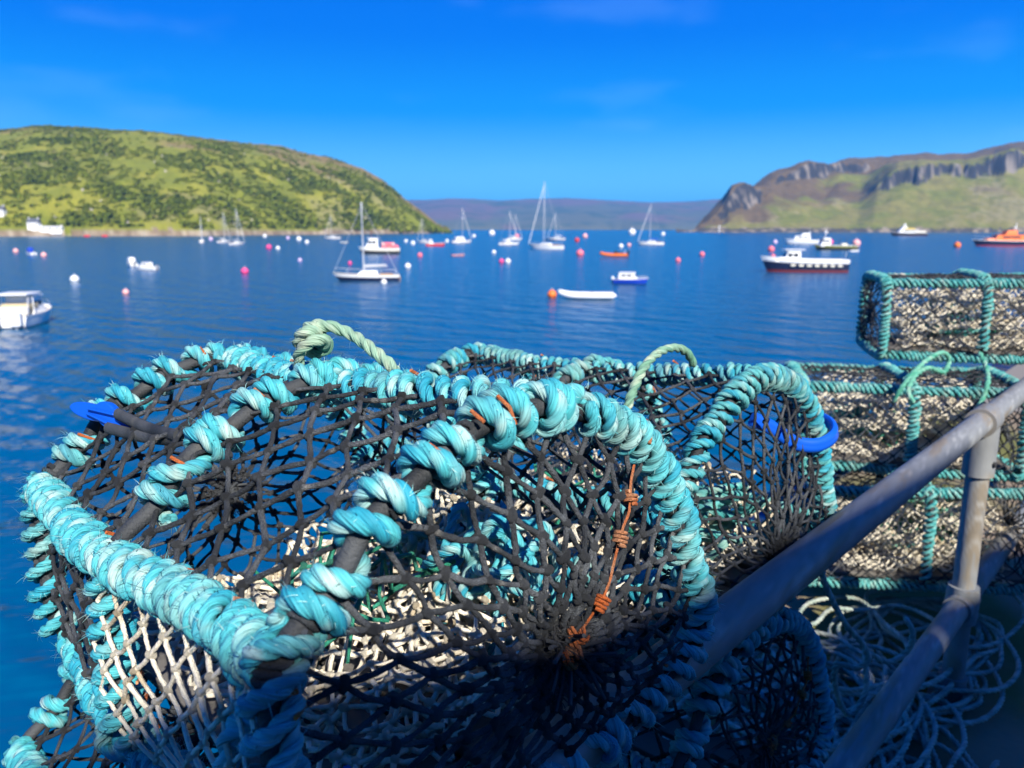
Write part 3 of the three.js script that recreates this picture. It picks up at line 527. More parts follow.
const windsA = (D) => [
  [[-0.075, 0.012, 'close'], [0.012, 0.235, 'bunch'], [0.235, 0.60, 'close'], [0.60, 0.83, 'bunch']],
  [[0.03, 0.33, 'bunch'], [0.33, 0.62, 'bunch'], [0.84, 0.985, 'close']],
  [[0.02, 0.30, 'bunch'], [0.30, 0.62, 'close'], [0.80, 1.0, 'close']],
];
const creamNets = (seed, tw = 0.0019) => [
  { box: [-0.15, 0.16, -0.06, -0.49, 0.035], col: CREAM(1), tw, nu: 24, nw: 34, fold: 0.030, seed: seed + 1, label: 'crumpled cream netting' },
  { box: [-0.12, 0.17, -0.05, -0.47, 0.050], col: CREAM(2), tw, nu: 26, nw: 34, fold: 0.045, seed: seed + 2, slope: 0.05, label: 'crumpled cream netting' },
  { box: [0.0, 0.19, -0.10, -0.50, 0.085], col: CREAM(3), tw, nu: 22, nw: 30, fold: 0.05, seed: seed + 3, slope: 0.12, label: 'crumpled cream netting' },
];
const greenNet = (seed) => ({ box: [-0.04, 0.08, -0.20, -0.38, 0.10], col: GREEN(), tw: 0.0021, nu: 6, nw: 8, fold: 0.06, seed, slope: 0.06, label: 'scraps of green netting' });

const front = creel('creel', 'large turquoise roped creel in front, with a knotted pale green loop on top', {
  pos: BASE1, quat: QA, seed: 101, dip: 0.02, hoop: HOOP_A, bars: barsA, winds: windsA(), detail: 1, panels: panelsA('cream', 'black'), group: 'creels stacked beside the railing',
  ends: [{ at: [0.021, 0.108], around: 56, rings: 8, tie: A(7.0), out: 0.006 }, { at: [0.0, 0.14], around: 40, rings: 7 }], inner: [...creamNets(5, 0.0023), greenNet(12)],
});
const D2 = v(0.295, -0.075, -0.41);
const second = creel('creel', 'turquoise roped creel directly behind the front one, with a blue plastic hoop at its end', {
  pos: BASE1.clone().add(D2), quat: turned(QA, 0.03, 0.03, 0.02), seed: 202, hoop: HOOP_A, bars: barsA, winds: [[[0.0, 0.6, 'close'], [0.6, 0.83, 'bunch'], [0.83, 1.0, 'close']], windsA()[1], windsA()[2]], detail: 0.75, panels: panelsA('black', 'black'), group: 'creels stacked beside the railing', pal: { ...TURQ, main: [0.10, 0.46, 0.47] }, twine: 0.0018, mesh: 0.0225, rope: 0.0056,
  ends: [{ at: [0.06, 0.06], around: 54, rings: 9, bias: 1.0 }, { at: [0.0, 0.14], around: 40, rings: 7 }], inner: [...creamNets(55), greenNet(62)],
});
const under = (name, label, pos, quat, seed, detail, cream) => creel(name, label, { pos, quat, seed, hoop: HOOP_A, bars: barsA, winds: windsA(), detail, panels: panelsA('black', 'black'), group: 'creels stacked beside the railing', ends: [{ at: [0.03, 0.13], around: 44, rings: 7, tie: A(8) }, { at: [0, 0.14], around: 36, rings: 6 }], inner: cream ? creamNets(seed).slice(0, 1) : [] });
under('creel', 'shaded creel carrying the large front one', BASE1.clone().add(v(-0.10, -0.345, -0.03)), turned(QA, -0.03, 0, 0), 303, 0.55, true);
under('creel', 'shaded creel carrying the one behind the front one, orange twine at its end', BASE1.clone().add(D2).add(v(0.02, -0.335, 0.005)), turned(QA, 0.02, 0, 0), 404, 0.6, false);

// three box-shaped creels piled up to the right of them
const boxWinds = [[[0.0, 0.999, 'close']], [[0.0, 0.62, 'close']], [[0.0, 0.999, 'close']]];
const boxBars = [[3, 'close'], [7, 'close'], [11, 'close'], [15, 'close']];
const boxPanels = [0, 1].flatMap((b) => [[15, 3, b, 'black'], [3, 7, b, 'black'], [7, 11, b, 'black'], [11, 15, b, 'black']]);
const boxCreel = (label, pos, yaw, seed, len, hoop, inner) => creel('creel', label, {
  pos, quat: new THREE.Quaternion().setFromEuler(new THREE.Euler(0, yaw, 0)), seed, hoop, length: len, bars: boxBars, winds: boxWinds, detail: 0.55, panels: boxPanels, group: 'creels stacked beside the railing', pal: TEAL, dirt: 0.45, mesh: 0.024, twine: 0.0018, taper: 0.3, rope: 0.0054,
  ends: [{ at: [0, 0.12], around: 44, rings: 7 }, { at: [0, 0.12], around: 44, rings: 7 }], inner,
});
let boxMid, boxTop, boxLow;
const boxInner = (s) => [...creamNets(s), { ...creamNets(s + 3)[1], box: [-0.14, 0.14, -0.04, -0.50, 0.13] }, { ...creamNets(s + 6)[1], box: [-0.14, 0.14, -0.04, -0.50, 0.18] }, greenNet(s + 9)];
{
  const q = (px, py, z) => at(px, py, z), yaw = Math.PI / 2;
  boxMid = boxCreel('box-shaped creel in the middle of the right-hand pile, two green lines tied on top', v(1.41, EYE - 0.665, -2.19), -yaw - 0.20 + Math.PI, 505, 0.56, HOOP_R, boxInner(71));
  boxTop = boxCreel('topmost box-shaped creel of the right-hand pile, cut by the picture edge', v(1.75, EYE - 0.392, -2.45), -yaw - 0.25 + Math.PI, 606, 0.56, HOOP_R, boxInner(81));
  boxLow = boxCreel('lowest box-shaped creel of the right-hand pile, behind the post', v(1.45, EYE - 0.975, -2.14), -yaw - 0.10 + Math.PI, 707, 0.60, HOOP_R.map(([x, y]) => [x, y * 1.18]), boxInner(91));
}
// ---------------------------------------------------------------- boats and buoys on the bay
const P = {
  white: mat(0.80, 0.80, 0.78, 0.35), cream: mat(0.72, 0.68, 0.56, 0.5), navy: mat(0.012, 0.018, 0.05, 0.35), black: mat(0.02, 0.02, 0.022, 0.5), blue: mat(0.01, 0.05, 0.42, 0.35), orange: mat(0.80, 0.17, 0.02, 0.45), red: mat(0.55, 0.03, 0.03, 0.45), maroon: mat(0.16, 0.02, 0.02, 0.5),
  glass: mat(0.02, 0.03, 0.045, 0.08), alu: mat(0.62, 0.62, 0.62, 0.4, { metalness: 0.3 }), teak: mat(0.36, 0.22, 0.11, 0.7), grey: mat(0.30, 0.31, 0.32, 0.6), yellow: mat(0.70, 0.50, 0.05, 0.5), olive: mat(0.20, 0.21, 0.03, 0.6), sailBlue: mat(0.015, 0.06, 0.32, 0.8), sailGrey: mat(0.45, 0.46, 0.48, 0.8), pink: mat(0.82, 0.16, 0.20, 0.5), magenta: mat(0.75, 0.06, 0.22, 0.5), lilac: mat(0.60, 0.45, 0.65, 0.5), palePink: mat(0.80, 0.38, 0.36, 0.5), rope: mat(0.5, 0.48, 0.4, 0.9),
};
// surface of a hull between heights y0 and y1 (fractions of freeboard, -0.4 is below water); bow towards +x
function hullForm({ L, B, H, stern = 0.78, sheer = 0.28, fine = 2.2, rake = 0.10 }) {
  const half = (f, h) => (f > 0.42 ? Math.pow(Math.max(0, 1 - Math.pow((f - 0.42) / 0.58, fine)), 0.75) : lerp(stern, 1, smooth(0, 0.42, f))) * B / 2 * lerp(0.66, 1, Math.pow(clamp((h + 0.4) / 1.4), 0.55));
  const top = (f) => H * (1 + sheer * f * f * f), pt = (f, h, s) => v((f - 0.5) * L + rake * L * h * f * f, h * (h > 0 ? top(f) : H), s * half(f, h));
  const strip = (h0, h1, out = 0) => {
    const N = 26, M = 5, p = [], ix = [];
    for (const s of [-1, 1]) { const o = p.length / 3; for (let i = 0; i <= N; i++) for (let j = 0; j <= M; j++) { const q = pt(i / N, lerp(h0, h1, j / M), s); p.push(q.x, q.y, q.z + s * out); } for (let i = 0; i < N; i++) for (let j = 0; j < M; j++) { const a = o + i * (M + 1) + j, b = a + M + 1; s > 0 ? ix.push(a, b, a + 1, b, b + 1, a + 1) : ix.push(a, a + 1, b, b, a + 1, b + 1); } }
    { const o = p.length / 3; for (let j = 0; j <= M; j++) for (const s of [-1, 1]) { const q = pt(0, lerp(h0, h1, j / M), s); p.push(q.x - out, q.y, q.z); } for (let j = 0; j < M; j++) { const a = o + j * 2; ix.push(a, a + 1, a + 2, a + 1, a + 3, a + 2); } }
    const g = new THREE.BufferGeometry(); g.setAttribute('position', new THREE.Float32BufferAttribute(p, 3)); g.setIndex(ix); g.computeVertexNormals(); return g;
  };
  const deck = (drop = 0.06, f0 = 0.0, f1 = 0.995) => {
    const N = 22, p = [], ix = []; for (let i = 0; i <= N; i++) { const f = lerp(f0, f1, i / N); for (const s of [-1, 0, 1]) { const q = pt(f, 1, s); p.push(q.x, q.y - drop + (s ? 0 : 0.04 * B), q.z * 0.985); } }
    for (let i = 0; i < N; i++) for (let j = 0; j < 2; j++) { const a = i * 3 + j, b = a + 3; ix.push(a, a + 1, b, b, a + 1, b + 1); }
    const g = new THREE.BufferGeometry(); g.setAttribute('position', new THREE.Float32BufferAttribute(p, 3)); g.setIndex(ix); g.computeVertexNormals(); return g;
  };
  return { strip, deck, pt, top };
}
const rbox = (x, y, z, px = 0, py = 0, pz = 0, rad = 0.08) => new RoundedBoxGeometry(x, y, z, 2, Math.min(rad, x / 2.1, y / 2.1, z / 2.1)).translate(px, py, pz);
const cyl = (a, b, r, n = 10) => { const d = b.clone().sub(a), g = new THREE.CylinderGeometry(r, r, d.length(), n); g.applyQuaternion(new THREE.Quaternion().setFromUnitVectors(v(0, 1, 0), d.clone().normalize())); g.translate((a.x + b.x) / 2, (a.y + b.y) / 2, (a.z + b.z) / 2); return g; };
// a cabin: a block whose front (towards the bow) leans back
function cabinGeo(l, h, w, x, y, { front = 0.35, back = 0.06, top = 0.86 } = {}) {
  const s = new THREE.Shape(); s.moveTo(-l / 2, 0); s.lineTo(l / 2, 0); s.lineTo(l / 2 - front * h, h); s.lineTo(-l / 2 + back * h, h); s.closePath();
  const g = new THREE.ExtrudeGeometry(s, { depth: w - 0.08, bevelEnabled: true, bevelSize: 0.04, bevelThickness: 0.04, bevelSegments: 2 }).translate(0, 0, -(w - 0.08) / 2), p = g.attributes.position;
  for (let k = 0; k < p.count; k++) p.setZ(k, p.getZ(k) * lerp(1, top, clamp(p.getY(k) / h))); g.computeVertexNormals(); return g.translate(x, y, 0);
}
const outboard = (t, x, y, z, m = P.black, s = 1) => { const o = part('outboard', rbox(0.34 * s, 0.42 * s, 0.30 * s, x, y + 0.25 * s, z, 0.08), m, t); part('leg', rbox(0.14 * s, 0.8 * s, 0.12 * s, x, y - 0.3 * s, z, 0.03), P.black, o); return o; };

function sailboat(px, py, label, { L = 8, mast = 10, yaw = Math.PI, hull = P.white, boot = P.navy, cover = P.sailBlue, furled = true, cabin = true, mizzen = 0, bootTo = 0.22, furledMat = P.white, group = 'sailing boats on the moorings' }) {
  const pos = at(px, py), t = thing('sailboat', label, 'sailboat', pos, yaw, group), B = L * 0.31, H = L * 0.105, f = hullForm({ L, B, H, stern: 0.62, sheer: 0.35, rake: 0.12 });
  part('hull', f.strip(bootTo, 1), hull, t); part('waterline_stripe', f.strip(-0.4, bootTo), boot, t); part('deck', f.deck(0.03), P.cream, t); part('toe_rail', f.strip(0.94, 1.02, 0.015), P.teak, t);
  if (cabin) { const c = part('cabin', cabinGeo(L * 0.36, L * 0.062, B * 0.55, L * 0.04, H * 1.0, { front: 1.4, back: 0.3 }), P.white, t); for (const s of [-1, 1]) for (const k of [-0.07, 0.0, 0.07]) part('window', rbox(L * 0.045, L * 0.022, 0.03, L * (0.02 + k), H + L * 0.03, s * (B * 0.262), 0.01), P.glass, c); }
  part('cockpit', rbox(L * 0.22, L * 0.03, B * 0.5, -L * 0.28, H * 1.06, 0, 0.05), P.teak, t);
  const mx = L * 0.10, top = v(mx, mast, 0), mm = part('mast', cyl(v(mx, H, 0), top, 0.075 * Math.max(1, L / 9)), P.alu, t); part('masthead', rbox(0.25, 0.12, 0.12, mx, mast + 0.03, 0, 0.03), P.alu, mm);
  part('spreader', cyl(v(mx, mast * 0.58, -B * 0.36), v(mx, mast * 0.58, B * 0.36), 0.03, 6), P.alu, mm);
  const by = H + L * 0.13, bm = part('boom', cyl(v(mx, by, 0), v(mx - L * 0.40, by + 0.1, 0), 0.06, 8), P.alu, t); part('sail_cover', cyl(v(mx - 0.1, by + 0.17, 0), v(mx - L * 0.38, by + 0.2, 0), L * 0.019, 10), cover, bm);
  const bow = f.pt(0.985, 1, 1).setZ(0); if (furled) part('furled_sail', cyl(bow.clone().add(v(-0.1, 0.3, 0)), v(mx + 0.2, mast * 0.93, 0), 0.075 * L / 8, 8), furledMat, t); else part('forestay', cyl(bow, v(mx, mast * 0.97, 0), 0.02, 5), P.alu, t);
  part('backstay', cyl(v(-L * 0.49, H, 0), top, 0.018, 5), P.alu, t);
  for (const s of [-1, 1]) part('shroud', cyl(v(mx - 0.1, H, s * B * 0.46), v(mx, mast * 0.97, 0), 0.018, 5), P.alu, t);
  for (const s of [-1, 1]) for (const q of [0.06, 0.3, 0.55, 0.8]) { const a = f.pt(q, 1, s * 0.96); part('stanchion', cyl(a, a.clone().add(v(0, 0.6, 0)), 0.018, 5), P.alu, t); }
  for (const s of [-1, 1]) { const pts = [0.06, 0.3, 0.55, 0.8, 0.97].map((q) => f.pt(q, 1, s * 0.94).add(v(0, 0.58, 0))); part('guard_wire', new THREE.TubeGeometry(new THREE.CatmullRomCurve3(pts), 16, 0.012, 4), P.alu, t); }
  if (mizzen) part('mizzen_mast', cyl(v(-L * 0.36, H, 0), v(-L * 0.36, mizzen, 0), 0.06, 8), P.alu, t);
  const rud = part('rudder', rbox(0.12, H * 1.4, 0.06, -L * 0.5 - 0.03, H * 0.1, 0, 0.02), P.teak, t);
  return t;
}
function motorboat(px, py, label, { L = 5, B, H, yaw = 0, hull = P.white, boot = P.navy, low = P.navy, cab = [0.34, 0.05, 0.9], cabMat = P.white, engines = 1, engineMat = P.black, canopy = null, bands = null, group, name = 'motorboat', rail = true, decks = P.cream, bootTo = 0.12, roofMat = null, lowTo = 0.55 }) {
  const pos = at(px, py), t = thing(name, label, name.replace('_', ' '), pos, yaw, group); B ??= L * 0.36; H ??= L * 0.13; const f = hullForm({ L, B, H, stern: 0.9, sheer: 0.3, fine: 2.6, rake: 0.08 });
  part('hull', f.strip(lowTo, 1), hull, t); part('lower_hull', f.strip(bootTo, lowTo), low, t); part('waterline_stripe', f.strip(-0.4, bootTo), boot, t); part('deck', f.deck(H * 0.12), decks, t); part('gunwale', f.strip(0.93, 1.03, 0.03), P.white, t);
  if (cab) {
    const [cl, cx, ch] = cab, h = ch, l = cl * L, w = B * 0.74, c = part('cabin', cabinGeo(l, h, w, cx * L, H * 0.9, { front: 0.45, back: 0.03 }), cabMat, t), y = H * 0.9 + h * 0.62;
    for (const s of [-1, 1]) for (let k = 0; k < 2; k++) part('side_window', rbox(l * 0.27, h * 0.3, 0.04, cx * L + l * (-0.22 + 0.33 * k), y, s * w * 0.463, 0.02), P.glass, c);
    const fw = part('windscreen', rbox(0.04, h * 0.46, w * 0.74, 0, 0, 0, 0.02), P.glass, c); fw.position.set(cx * L + l / 2 - 0.45 * h * 0.62 + 0.05, y, 0); fw.rotation.z = 0.42;
    part('roof', rbox(l * 0.86, 0.07, w * 0.98, cx * L - l * 0.06, H * 0.9 + h + 0.06, 0, 0.03), roofMat ?? cabMat, c);
  }
  if (canopy) { const [cx, l, h, m] = canopy; const g = new THREE.CylinderGeometry(B * 0.42, B * 0.42, l, 16, 1, false, 0, Math.PI).rotateZ(Math.PI / 2).rotateX(Math.PI / 2 * 0); g.rotateX(0); const c = part('canopy', rbox(l, h, B * 0.8, cx * L, H * 0.9 + h / 2, 0, h * 0.35), m, t); }
  if (rail) for (const s of [-1, 1]) { const pts = [0.62, 0.75, 0.88, 0.97].map((q) => f.pt(q, 1, s * 0.92).add(v(0, L * 0.06, 0))); part('bow_rail', new THREE.TubeGeometry(new THREE.CatmullRomCurve3(pts), 12, 0.014, 5), P.alu, t); }
  for (let k = 0; k < engines; k++) outboard(t, -L / 2 - 0.22, H * 0.75, engines > 1 ? (k - 0.5) * B * 0.48 : 0, engineMat, L > 4.5 ? 1.25 : 0.85);
  return { t, f, L, B, H };
}
// --- boats from left to right
{ // the near cruiser at the left edge, seen from astern
  const m = motorboat(27, 324, 'small white cruiser with two white outboards, nearest boat at left', { L: 5.2, B: 2.35, H: 0.78, yaw: 1.75, hull: P.white, low: P.white, boot: P.navy, cab: [0.36, 0.02, 1.05], engines: 0, bootTo: 0.1, group: 'motorboats on the moorings' });
  for (const s of [-1, 1]) { const o = part('outboard', rbox(0.55, 0.95, 0.62, -3.0, 0.62, s * 0.62, 0.16), P.white, m.t); part('leg', rbox(0.2, 0.6, 0.16, -2.98, -0.05, s * 0.62, 0.04), P.grey, o); }
  part('cockpit_seat', rbox(0.6, 0.5, 1.7, -1.7, 1.0, 0, 0.12), P.cream, m.t); part('cockpit_cover', rbox(1.4, 0.4, 1.75, -0.75, 1.22, 0, 0.15), mat(0.45, 0.38, 0.24, 0.9), m.t);
  for (const s of [-1, 1]) { part('canopy_post', cyl(v(-2.2, 0.8, s * 0.98), v(-1.5, 2.0, s * 0.86), 0.03, 6), P.alu, m.t); part('canopy_post', cyl(v(-1.2, 0.85, s * 1.0), v(-0.9, 1.95, s * 0.86), 0.03, 6), P.alu, m.t); }
  part('hard_top', rbox(2.2, 0.09, 1.9, -0.85, 2.02, 0, 0.04), P.white, m.t);
}
motorboat(31, 255, 'little white boat with a blue canopy between two pink buoys', { L: 4.2, yaw: 2.4, cab: null, canopy: [0.05, 1.6, 1.25, P.blue], low: P.white, engines: 1, engineMat: P.white, group: 'motorboats on the moorings' });
motorboat(132, 266, 'white domed motorboat half hidden behind another at left', { L: 3.6, yaw: 2.2, cab: null, canopy: [0.0, 1.9, 1.0, P.white], low: P.white, group: 'motorboats on the moorings' });
motorboat(147, 270, 'white open motorboat with grey outboard, moored in front of a domed one', { L: 3.7, yaw: 2.75, cab: [0.4, 0.0, 0.62], low: P.white, boot: P.black, engineMat: P.grey, group: 'motorboats on the moorings' });
sailboat(202, 243, 'leftmost of three white sailboats below the green hill', { L: 7.5, mast: 11.5, yaw: 1.9 });
sailboat(224, 243, 'middle one of three white sailboats below the green hill', { L: 7.5, mast: 13, yaw: 1.25, cover: P.white });
sailboat(237, 245, 'rightmost of three white sailboats below the green hill, tallest mast', { L: 7.5, mast: 13.6, yaw: 1.2, cover: P.sailGrey });
sailboat(333, 239, 'white sailboat moored close under the hill, left of the navy sloop', { L: 9.5, mast: 14, yaw: 2.9, cover: P.sailGrey });
motorboat(344, 243, 'tiny tan open boat behind the bow of the navy sloop', { L: 3.6, yaw: 2.9, hull: P.cream, low: P.cream, cab: null, rail: false, group: 'motorboats on the moorings' });
sailboat(370, 281, 'navy hulled sloop with white cabin, largest sailboat on the left', { L: 6.9, mast: 8.9, yaw: Math.PI + 0.12, hull: P.white, boot: P.navy, bootTo: 0.62, cover: P.sailGrey, furled: false });
{ // fishing boat with a white wheelhouse
  const m = motorboat(381, 254, 'fishing boat with tall white wheelhouse and pink floats on its stern', { name: 'fishing_boat', L: 9.2, B: 3.1, H: 1.35, yaw: Math.PI + 0.1, hull: P.cream, low: P.black, boot: P.black, cab: [0.34, 0.24, 2.6], engines: 0, rail: false, group: 'working boats' });
  part('mast', cyl(v(2.2, 3.7, 0), v(2.2, 5.8, 0), 0.06, 8), P.maroon, m.t);
  const r = mulberry(3); for (let k = 0; k < 9; k++) { const g = new THREE.SphereGeometry(0.48, 14, 10); part('float', g, k % 3 === 2 ? P.palePink : P.pink, m.t).position.set(-0.6 - (k % 5) * 0.8, 1.7 + (k > 4 ? 0.65 : 0), nr(-0.7, 0.9, r)); }
}
sailboat(424, 243, 'small white sailboat behind a red hulled boat', { L: 6.5, mast: 10.5, yaw: 2.6, cover: P.sailGrey });
motorboat(435, 246, 'red hulled boat with small white cabin in front of a sailboat', { L: 6.5, yaw: 0.15, hull: P.red, low: P.red, boot: P.red, cab: [0.26, -0.2, 1.5], group: 'working boats', engines: 0 });
motorboat(458, 256, 'tiny red and grey dinghy riding beside the white motor sailer', { L: 2.7, yaw: 0.2, hull: P.red, low: P.grey, boot: P.red, cab: null, rail: false, group: 'dinghies' });
{ const t = sailboat(461, 243, 'white motor sailer with a tall wheelhouse and radar mast', { L: 8.6, mast: 15, yaw: 0.5, cover: P.white, cabin: false }); const c = part('wheelhouse', cabinGeo(4.2, 1.8, 2.1, -0.4, 0.9, { front: 0.5 }), P.white, t); for (const s of [-1, 1]) part('window', rbox(2.0, 0.5, 0.05, -0.6, 2.0, s * 0.98, 0.02), P.glass, c); part('radar', rbox(0.8, 0.35, 0.8, 0.86, 10.5, 0, 0.15), P.white, t); }
sailboat(508, 245, 'white sailboat with bare thin mast, between the motor sailer and the tall yacht', { L: 7.2, mast: 12.5, yaw: 0.15, cover: P.white });
sailboat(514, 240, 'far sailboat with a short mast, tucked behind another white one', { L: 8, mast: 14, yaw: 0.3, cover: P.white });
sailboat(547, 249, 'tall yacht with slanting furled sail and the highest mast of all', { L: 10.6, mast: 20, yaw: 2.62, cover: P.navy, boot: P.white });
sailboat(557, 240, 'white yacht with dark deck partly behind the tall one', { L: 9.5, mast: 15, yaw: 2.7, cover: P.white });
sailboat(652, 245, 'white sailboat with bright blue sail cover, alone on the right', { L: 9, mast: 15.3, yaw: 3.0, cover: P.blue });
{ // orange rigid inflatable
  const t = thing('inflatable_boat', 'orange inflatable boat with black seats and outboard', 'inflatable', at(614, 257), Math.PI - 0.25, 'dinghies');
  const pts = [v(-2.9, 0.45, 0.85), v(0, 0.45, 0.9), v(1.9, 0.55, 0.7), v(2.9, 0.8, 0), v(1.9, 0.55, -0.7), v(0, 0.45, -0.9), v(-2.9, 0.45, -0.85)]; part('tube', new THREE.TubeGeometry(new THREE.CatmullRomCurve3(pts), 40, 0.32, 12), P.orange, t);
  part('floor', rbox(4.8, 0.2, 1.3, -0.2, 0.3, 0), P.black, t); part('console', rbox(0.6, 0.9, 0.6, -0.3, 0.9, 0), P.black, t); for (const x of [-0.9, -1.6]) part('seat', rbox(0.5, 0.5, 0.4, x, 0.85, 0), P.black, t); outboard(t, -3.1, 0.75, 0, P.black, 1.4); part('arch', new THREE.TorusGeometry(0.75, 0.04, 8, 20, Math.PI).rotateY(Math.PI / 2).translate(-2.4, 0.9, 0), P.alu, t);
}
{ const m = motorboat(630, 284, 'small bright blue boat with a white cuddy', { L: 3.5, B: 1.6, H: 0.55, yaw: -0.35, hull: P.blue, low: P.blue, boot: P.navy, cab: [0.55, -0.06, 0.72], group: 'motorboats on the moorings', engineMat: P.white, engines: 1 }); part('crate', rbox(0.4, 0.4, 0.5, -1.2, 0.75, 0), P.white, m.t); }
{ // white inflatable tender
  const t = thing('inflatable_boat', 'long white inflatable tender beside an orange buoy, seen side on', 'inflatable', at(586, 299), Math.PI - 0.10, 'dinghies');
  const pts = [v(-2.3, 0.32, 0.62), v(0, 0.32, 0.66), v(1.5, 0.38, 0.5), v(2.3, 0.58, 0), v(1.5, 0.38, -0.5), v(0, 0.32, -0.66), v(-2.3, 0.32, -0.62)]; part('tube', new THREE.TubeGeometry(new THREE.CatmullRomCurve3(pts), 40, 0.25, 14), P.white, t);
  for (const s of [-1, 1]) part('tube_cone', new THREE.ConeGeometry(0.25, 0.35, 14).rotateZ(Math.PI / 2).translate(-2.47, 0.32, s * 0.62), P.white, t);
  part('floor', rbox(3.8, 0.12, 1.0, -0.2, 0.18, 0), P.grey, t); part('seat', rbox(0.25, 0.06, 1.1, -0.5, 0.5, 0), P.teak, t); part('transom', rbox(0.08, 0.5, 1.0, -2.1, 0.3, 0), P.grey, t); part('strap', new THREE.TorusGeometry(0.256, 0.015, 6, 18).rotateY(Math.PI / 2).translate(0.45, 0.33, 0.64), P.grey, t);
}
{ // navy passenger launch with white fenders
  const m = motorboat(806, 272, 'navy launch with white wheelhouse forward and a row of white fenders', { name: 'launch', L: 10.9, B: 3.2, H: 1.45, yaw: Math.PI - 0.06, hull: P.white, low: P.navy, boot: P.maroon, cab: [0.22, 0.22, 1.75], engines: 0, bootTo: 0.2, lowTo: 0.84, group: 'working boats', rail: false });
  part('foredeck_coaming', cabinGeo(2.2, 0.55, 2.2, 3.55, 1.5, { front: 0.9 }), P.white, m.t); part('wheelhouse_roof', rbox(2.7, 0.1, 2.6, 2.0, 3.15, 0, 0.04), P.white, m.t);
  for (let k = 0; k < 7; k++) for (const s of [1, -1]) { const f = 0.12 + k * 0.095, q = m.f.pt(f, 0.62, s); part('fender', new THREE.CapsuleGeometry(0.15, 0.42, 4, 10).rotateZ(Math.PI / 2), P.cream, m.t).position.set(q.x, q.y, q.z + s * 0.13); }
  for (let k = 0; k < 4; k++) part('bench', rbox(0.4, 0.4, 2.2, -4.2 + k * 1.3, 1.5, 0, 0.05), P.cream, m.t); part('ensign_staff', cyl(v(-5.2, 1.4, 0), v(-5.5, 2.9, 0), 0.03, 6), P.alu, m.t); part('bulwark', m.f.strip(0.98, 1.22, 0), P.white, m.t);
}
{ const m = motorboat(803, 244, 'white motor yacht with raised bridge, behind the green workboat', { L: 13, B: 4, H: 1.6, yaw: Math.PI - 0.25, low: P.white, boot: P.navy, cab: [0.5, 0.05, 1.8], engines: 0, group: 'motorboats on the moorings' }); part('flying_bridge', cabinGeo(3.4, 1.0, 2.6, -0.6, 3.3, { front: 0.8 }), P.white, m.t); part('radar_arch', rbox(0.4, 1.1, 2.4, -2.2, 4.4, 0, 0.1), P.white, m.t); part('aerial', cyl(v(-2.2, 4.8, 0), v(-2.5, 7.2, 0), 0.04, 6), P.alu, m.t); }
{ const m = motorboat(836, 250, 'low workboat with yellow-green rubbing band and white deckhouse', { name: 'workboat', L: 11.5, B: 3.6, H: 1.25, yaw: Math.PI + 0.02, hull: P.olive, low: P.black, boot: P.black, cab: [0.26, 0.32, 2.3], engines: 0, rail: false, group: 'working boats', decks: P.grey }); part('mast', cyl(v(3.4, 3.4, 0), v(3.4, 6.6, 0), 0.07, 8), P.white, m.t); part('radar', rbox(0.7, 0.5, 0.9, 3.4, 5.0, 0, 0.2), P.white, m.t); for (const x of [-1.2, -3.2]) part('hauler_post', cyl(v(x, 1.1, 0.8), v(x, 3.2, 0.8), 0.07, 8), P.black, m.t); part('fish_box', rbox(1.6, 0.6, 1.2, -2.3, 1.6, 0.3), P.cream, m.t); }
{ // small ferry
  const m = motorboat(909, 236, 'ferry with black hull, white decks and a yellow stripe by the far shore', { name: 'ferry', L: 28, B: 8, H: 2.6, yaw: Math.PI - 0.1, hull: P.black, low: P.black, boot: P.maroon, cab: [0.60, 0.06, 3.0], engines: 0, rail: false, group: 'working boats' });
  part('yellow_band', rbox(9, 1.2, 6.3, 1.0, 6.1, 0, 0.1), P.yellow, m.t); part('wheelhouse', cabinGeo(5, 2.6, 5, 5.2, 5.4, { front: 0.5 }), P.white, m.t); part('mast', cyl(v(4.4, 8, 0), v(4.4, 11.5, 0), 0.15, 8), P.white, m.t); part('radar', rbox(2, 1.6, 2, 4.4, 9.4, 0, 0.5), P.white, m.t); part('after_rail', rbox(8, 1.5, 6.4, -8.4, 3.6, 0, 0.2), P.cream, m.t); for (let k = 0; k < 7; k++) for (const s of [1, -1]) part('window', rbox(1.2, 0.8, 0.1, 4.6 - k * 1.8, 4.2, s * 2.86, 0.05), P.glass, m.t);
}
{ // lifeboat
  const m = motorboat(1003, 246, 'orange lifeboat with dark blue hull at the right edge', { name: 'lifeboat', L: 19, B: 5.2, H: 1.8, yaw: Math.PI - 0.05, hull: P.navy, low: P.navy, boot: P.red, cab: [0.55, -0.06, 2.3], cabMat: P.orange, engines: 0, rail: true, group: 'working boats', roofMat: P.orange });
  part('upper_bridge', cabinGeo(4.2, 1.5, 3.2, -1.6, 4.0, { front: 0.7 }), P.orange, m.t); part('fore_coaming', cabinGeo(4.5, 0.8, 3.0, 4.6, 1.9, { front: 1 }), P.orange, m.t); part('mast', cyl(v(-3.4, 4.4, 0), v(-3.9, 8.0, 0), 0.12, 8), P.white, m.t); part('radar', rbox(1.0, 0.5, 1.2, -3.4, 6.4, 0, 0.2), P.white, m.t); for (let k = 0; k < 4; k++) for (const s of [1, -1]) part('window', rbox(0.9, 0.5, 0.08, 0.6 - k * 1.2, 3.2, s * 1.80, 0.04), P.glass, m.t); part('stern_house', rbox(3.2, 1.9, 3.4, -6.0, 3.0, 0, 0.2), P.orange, m.t);
}
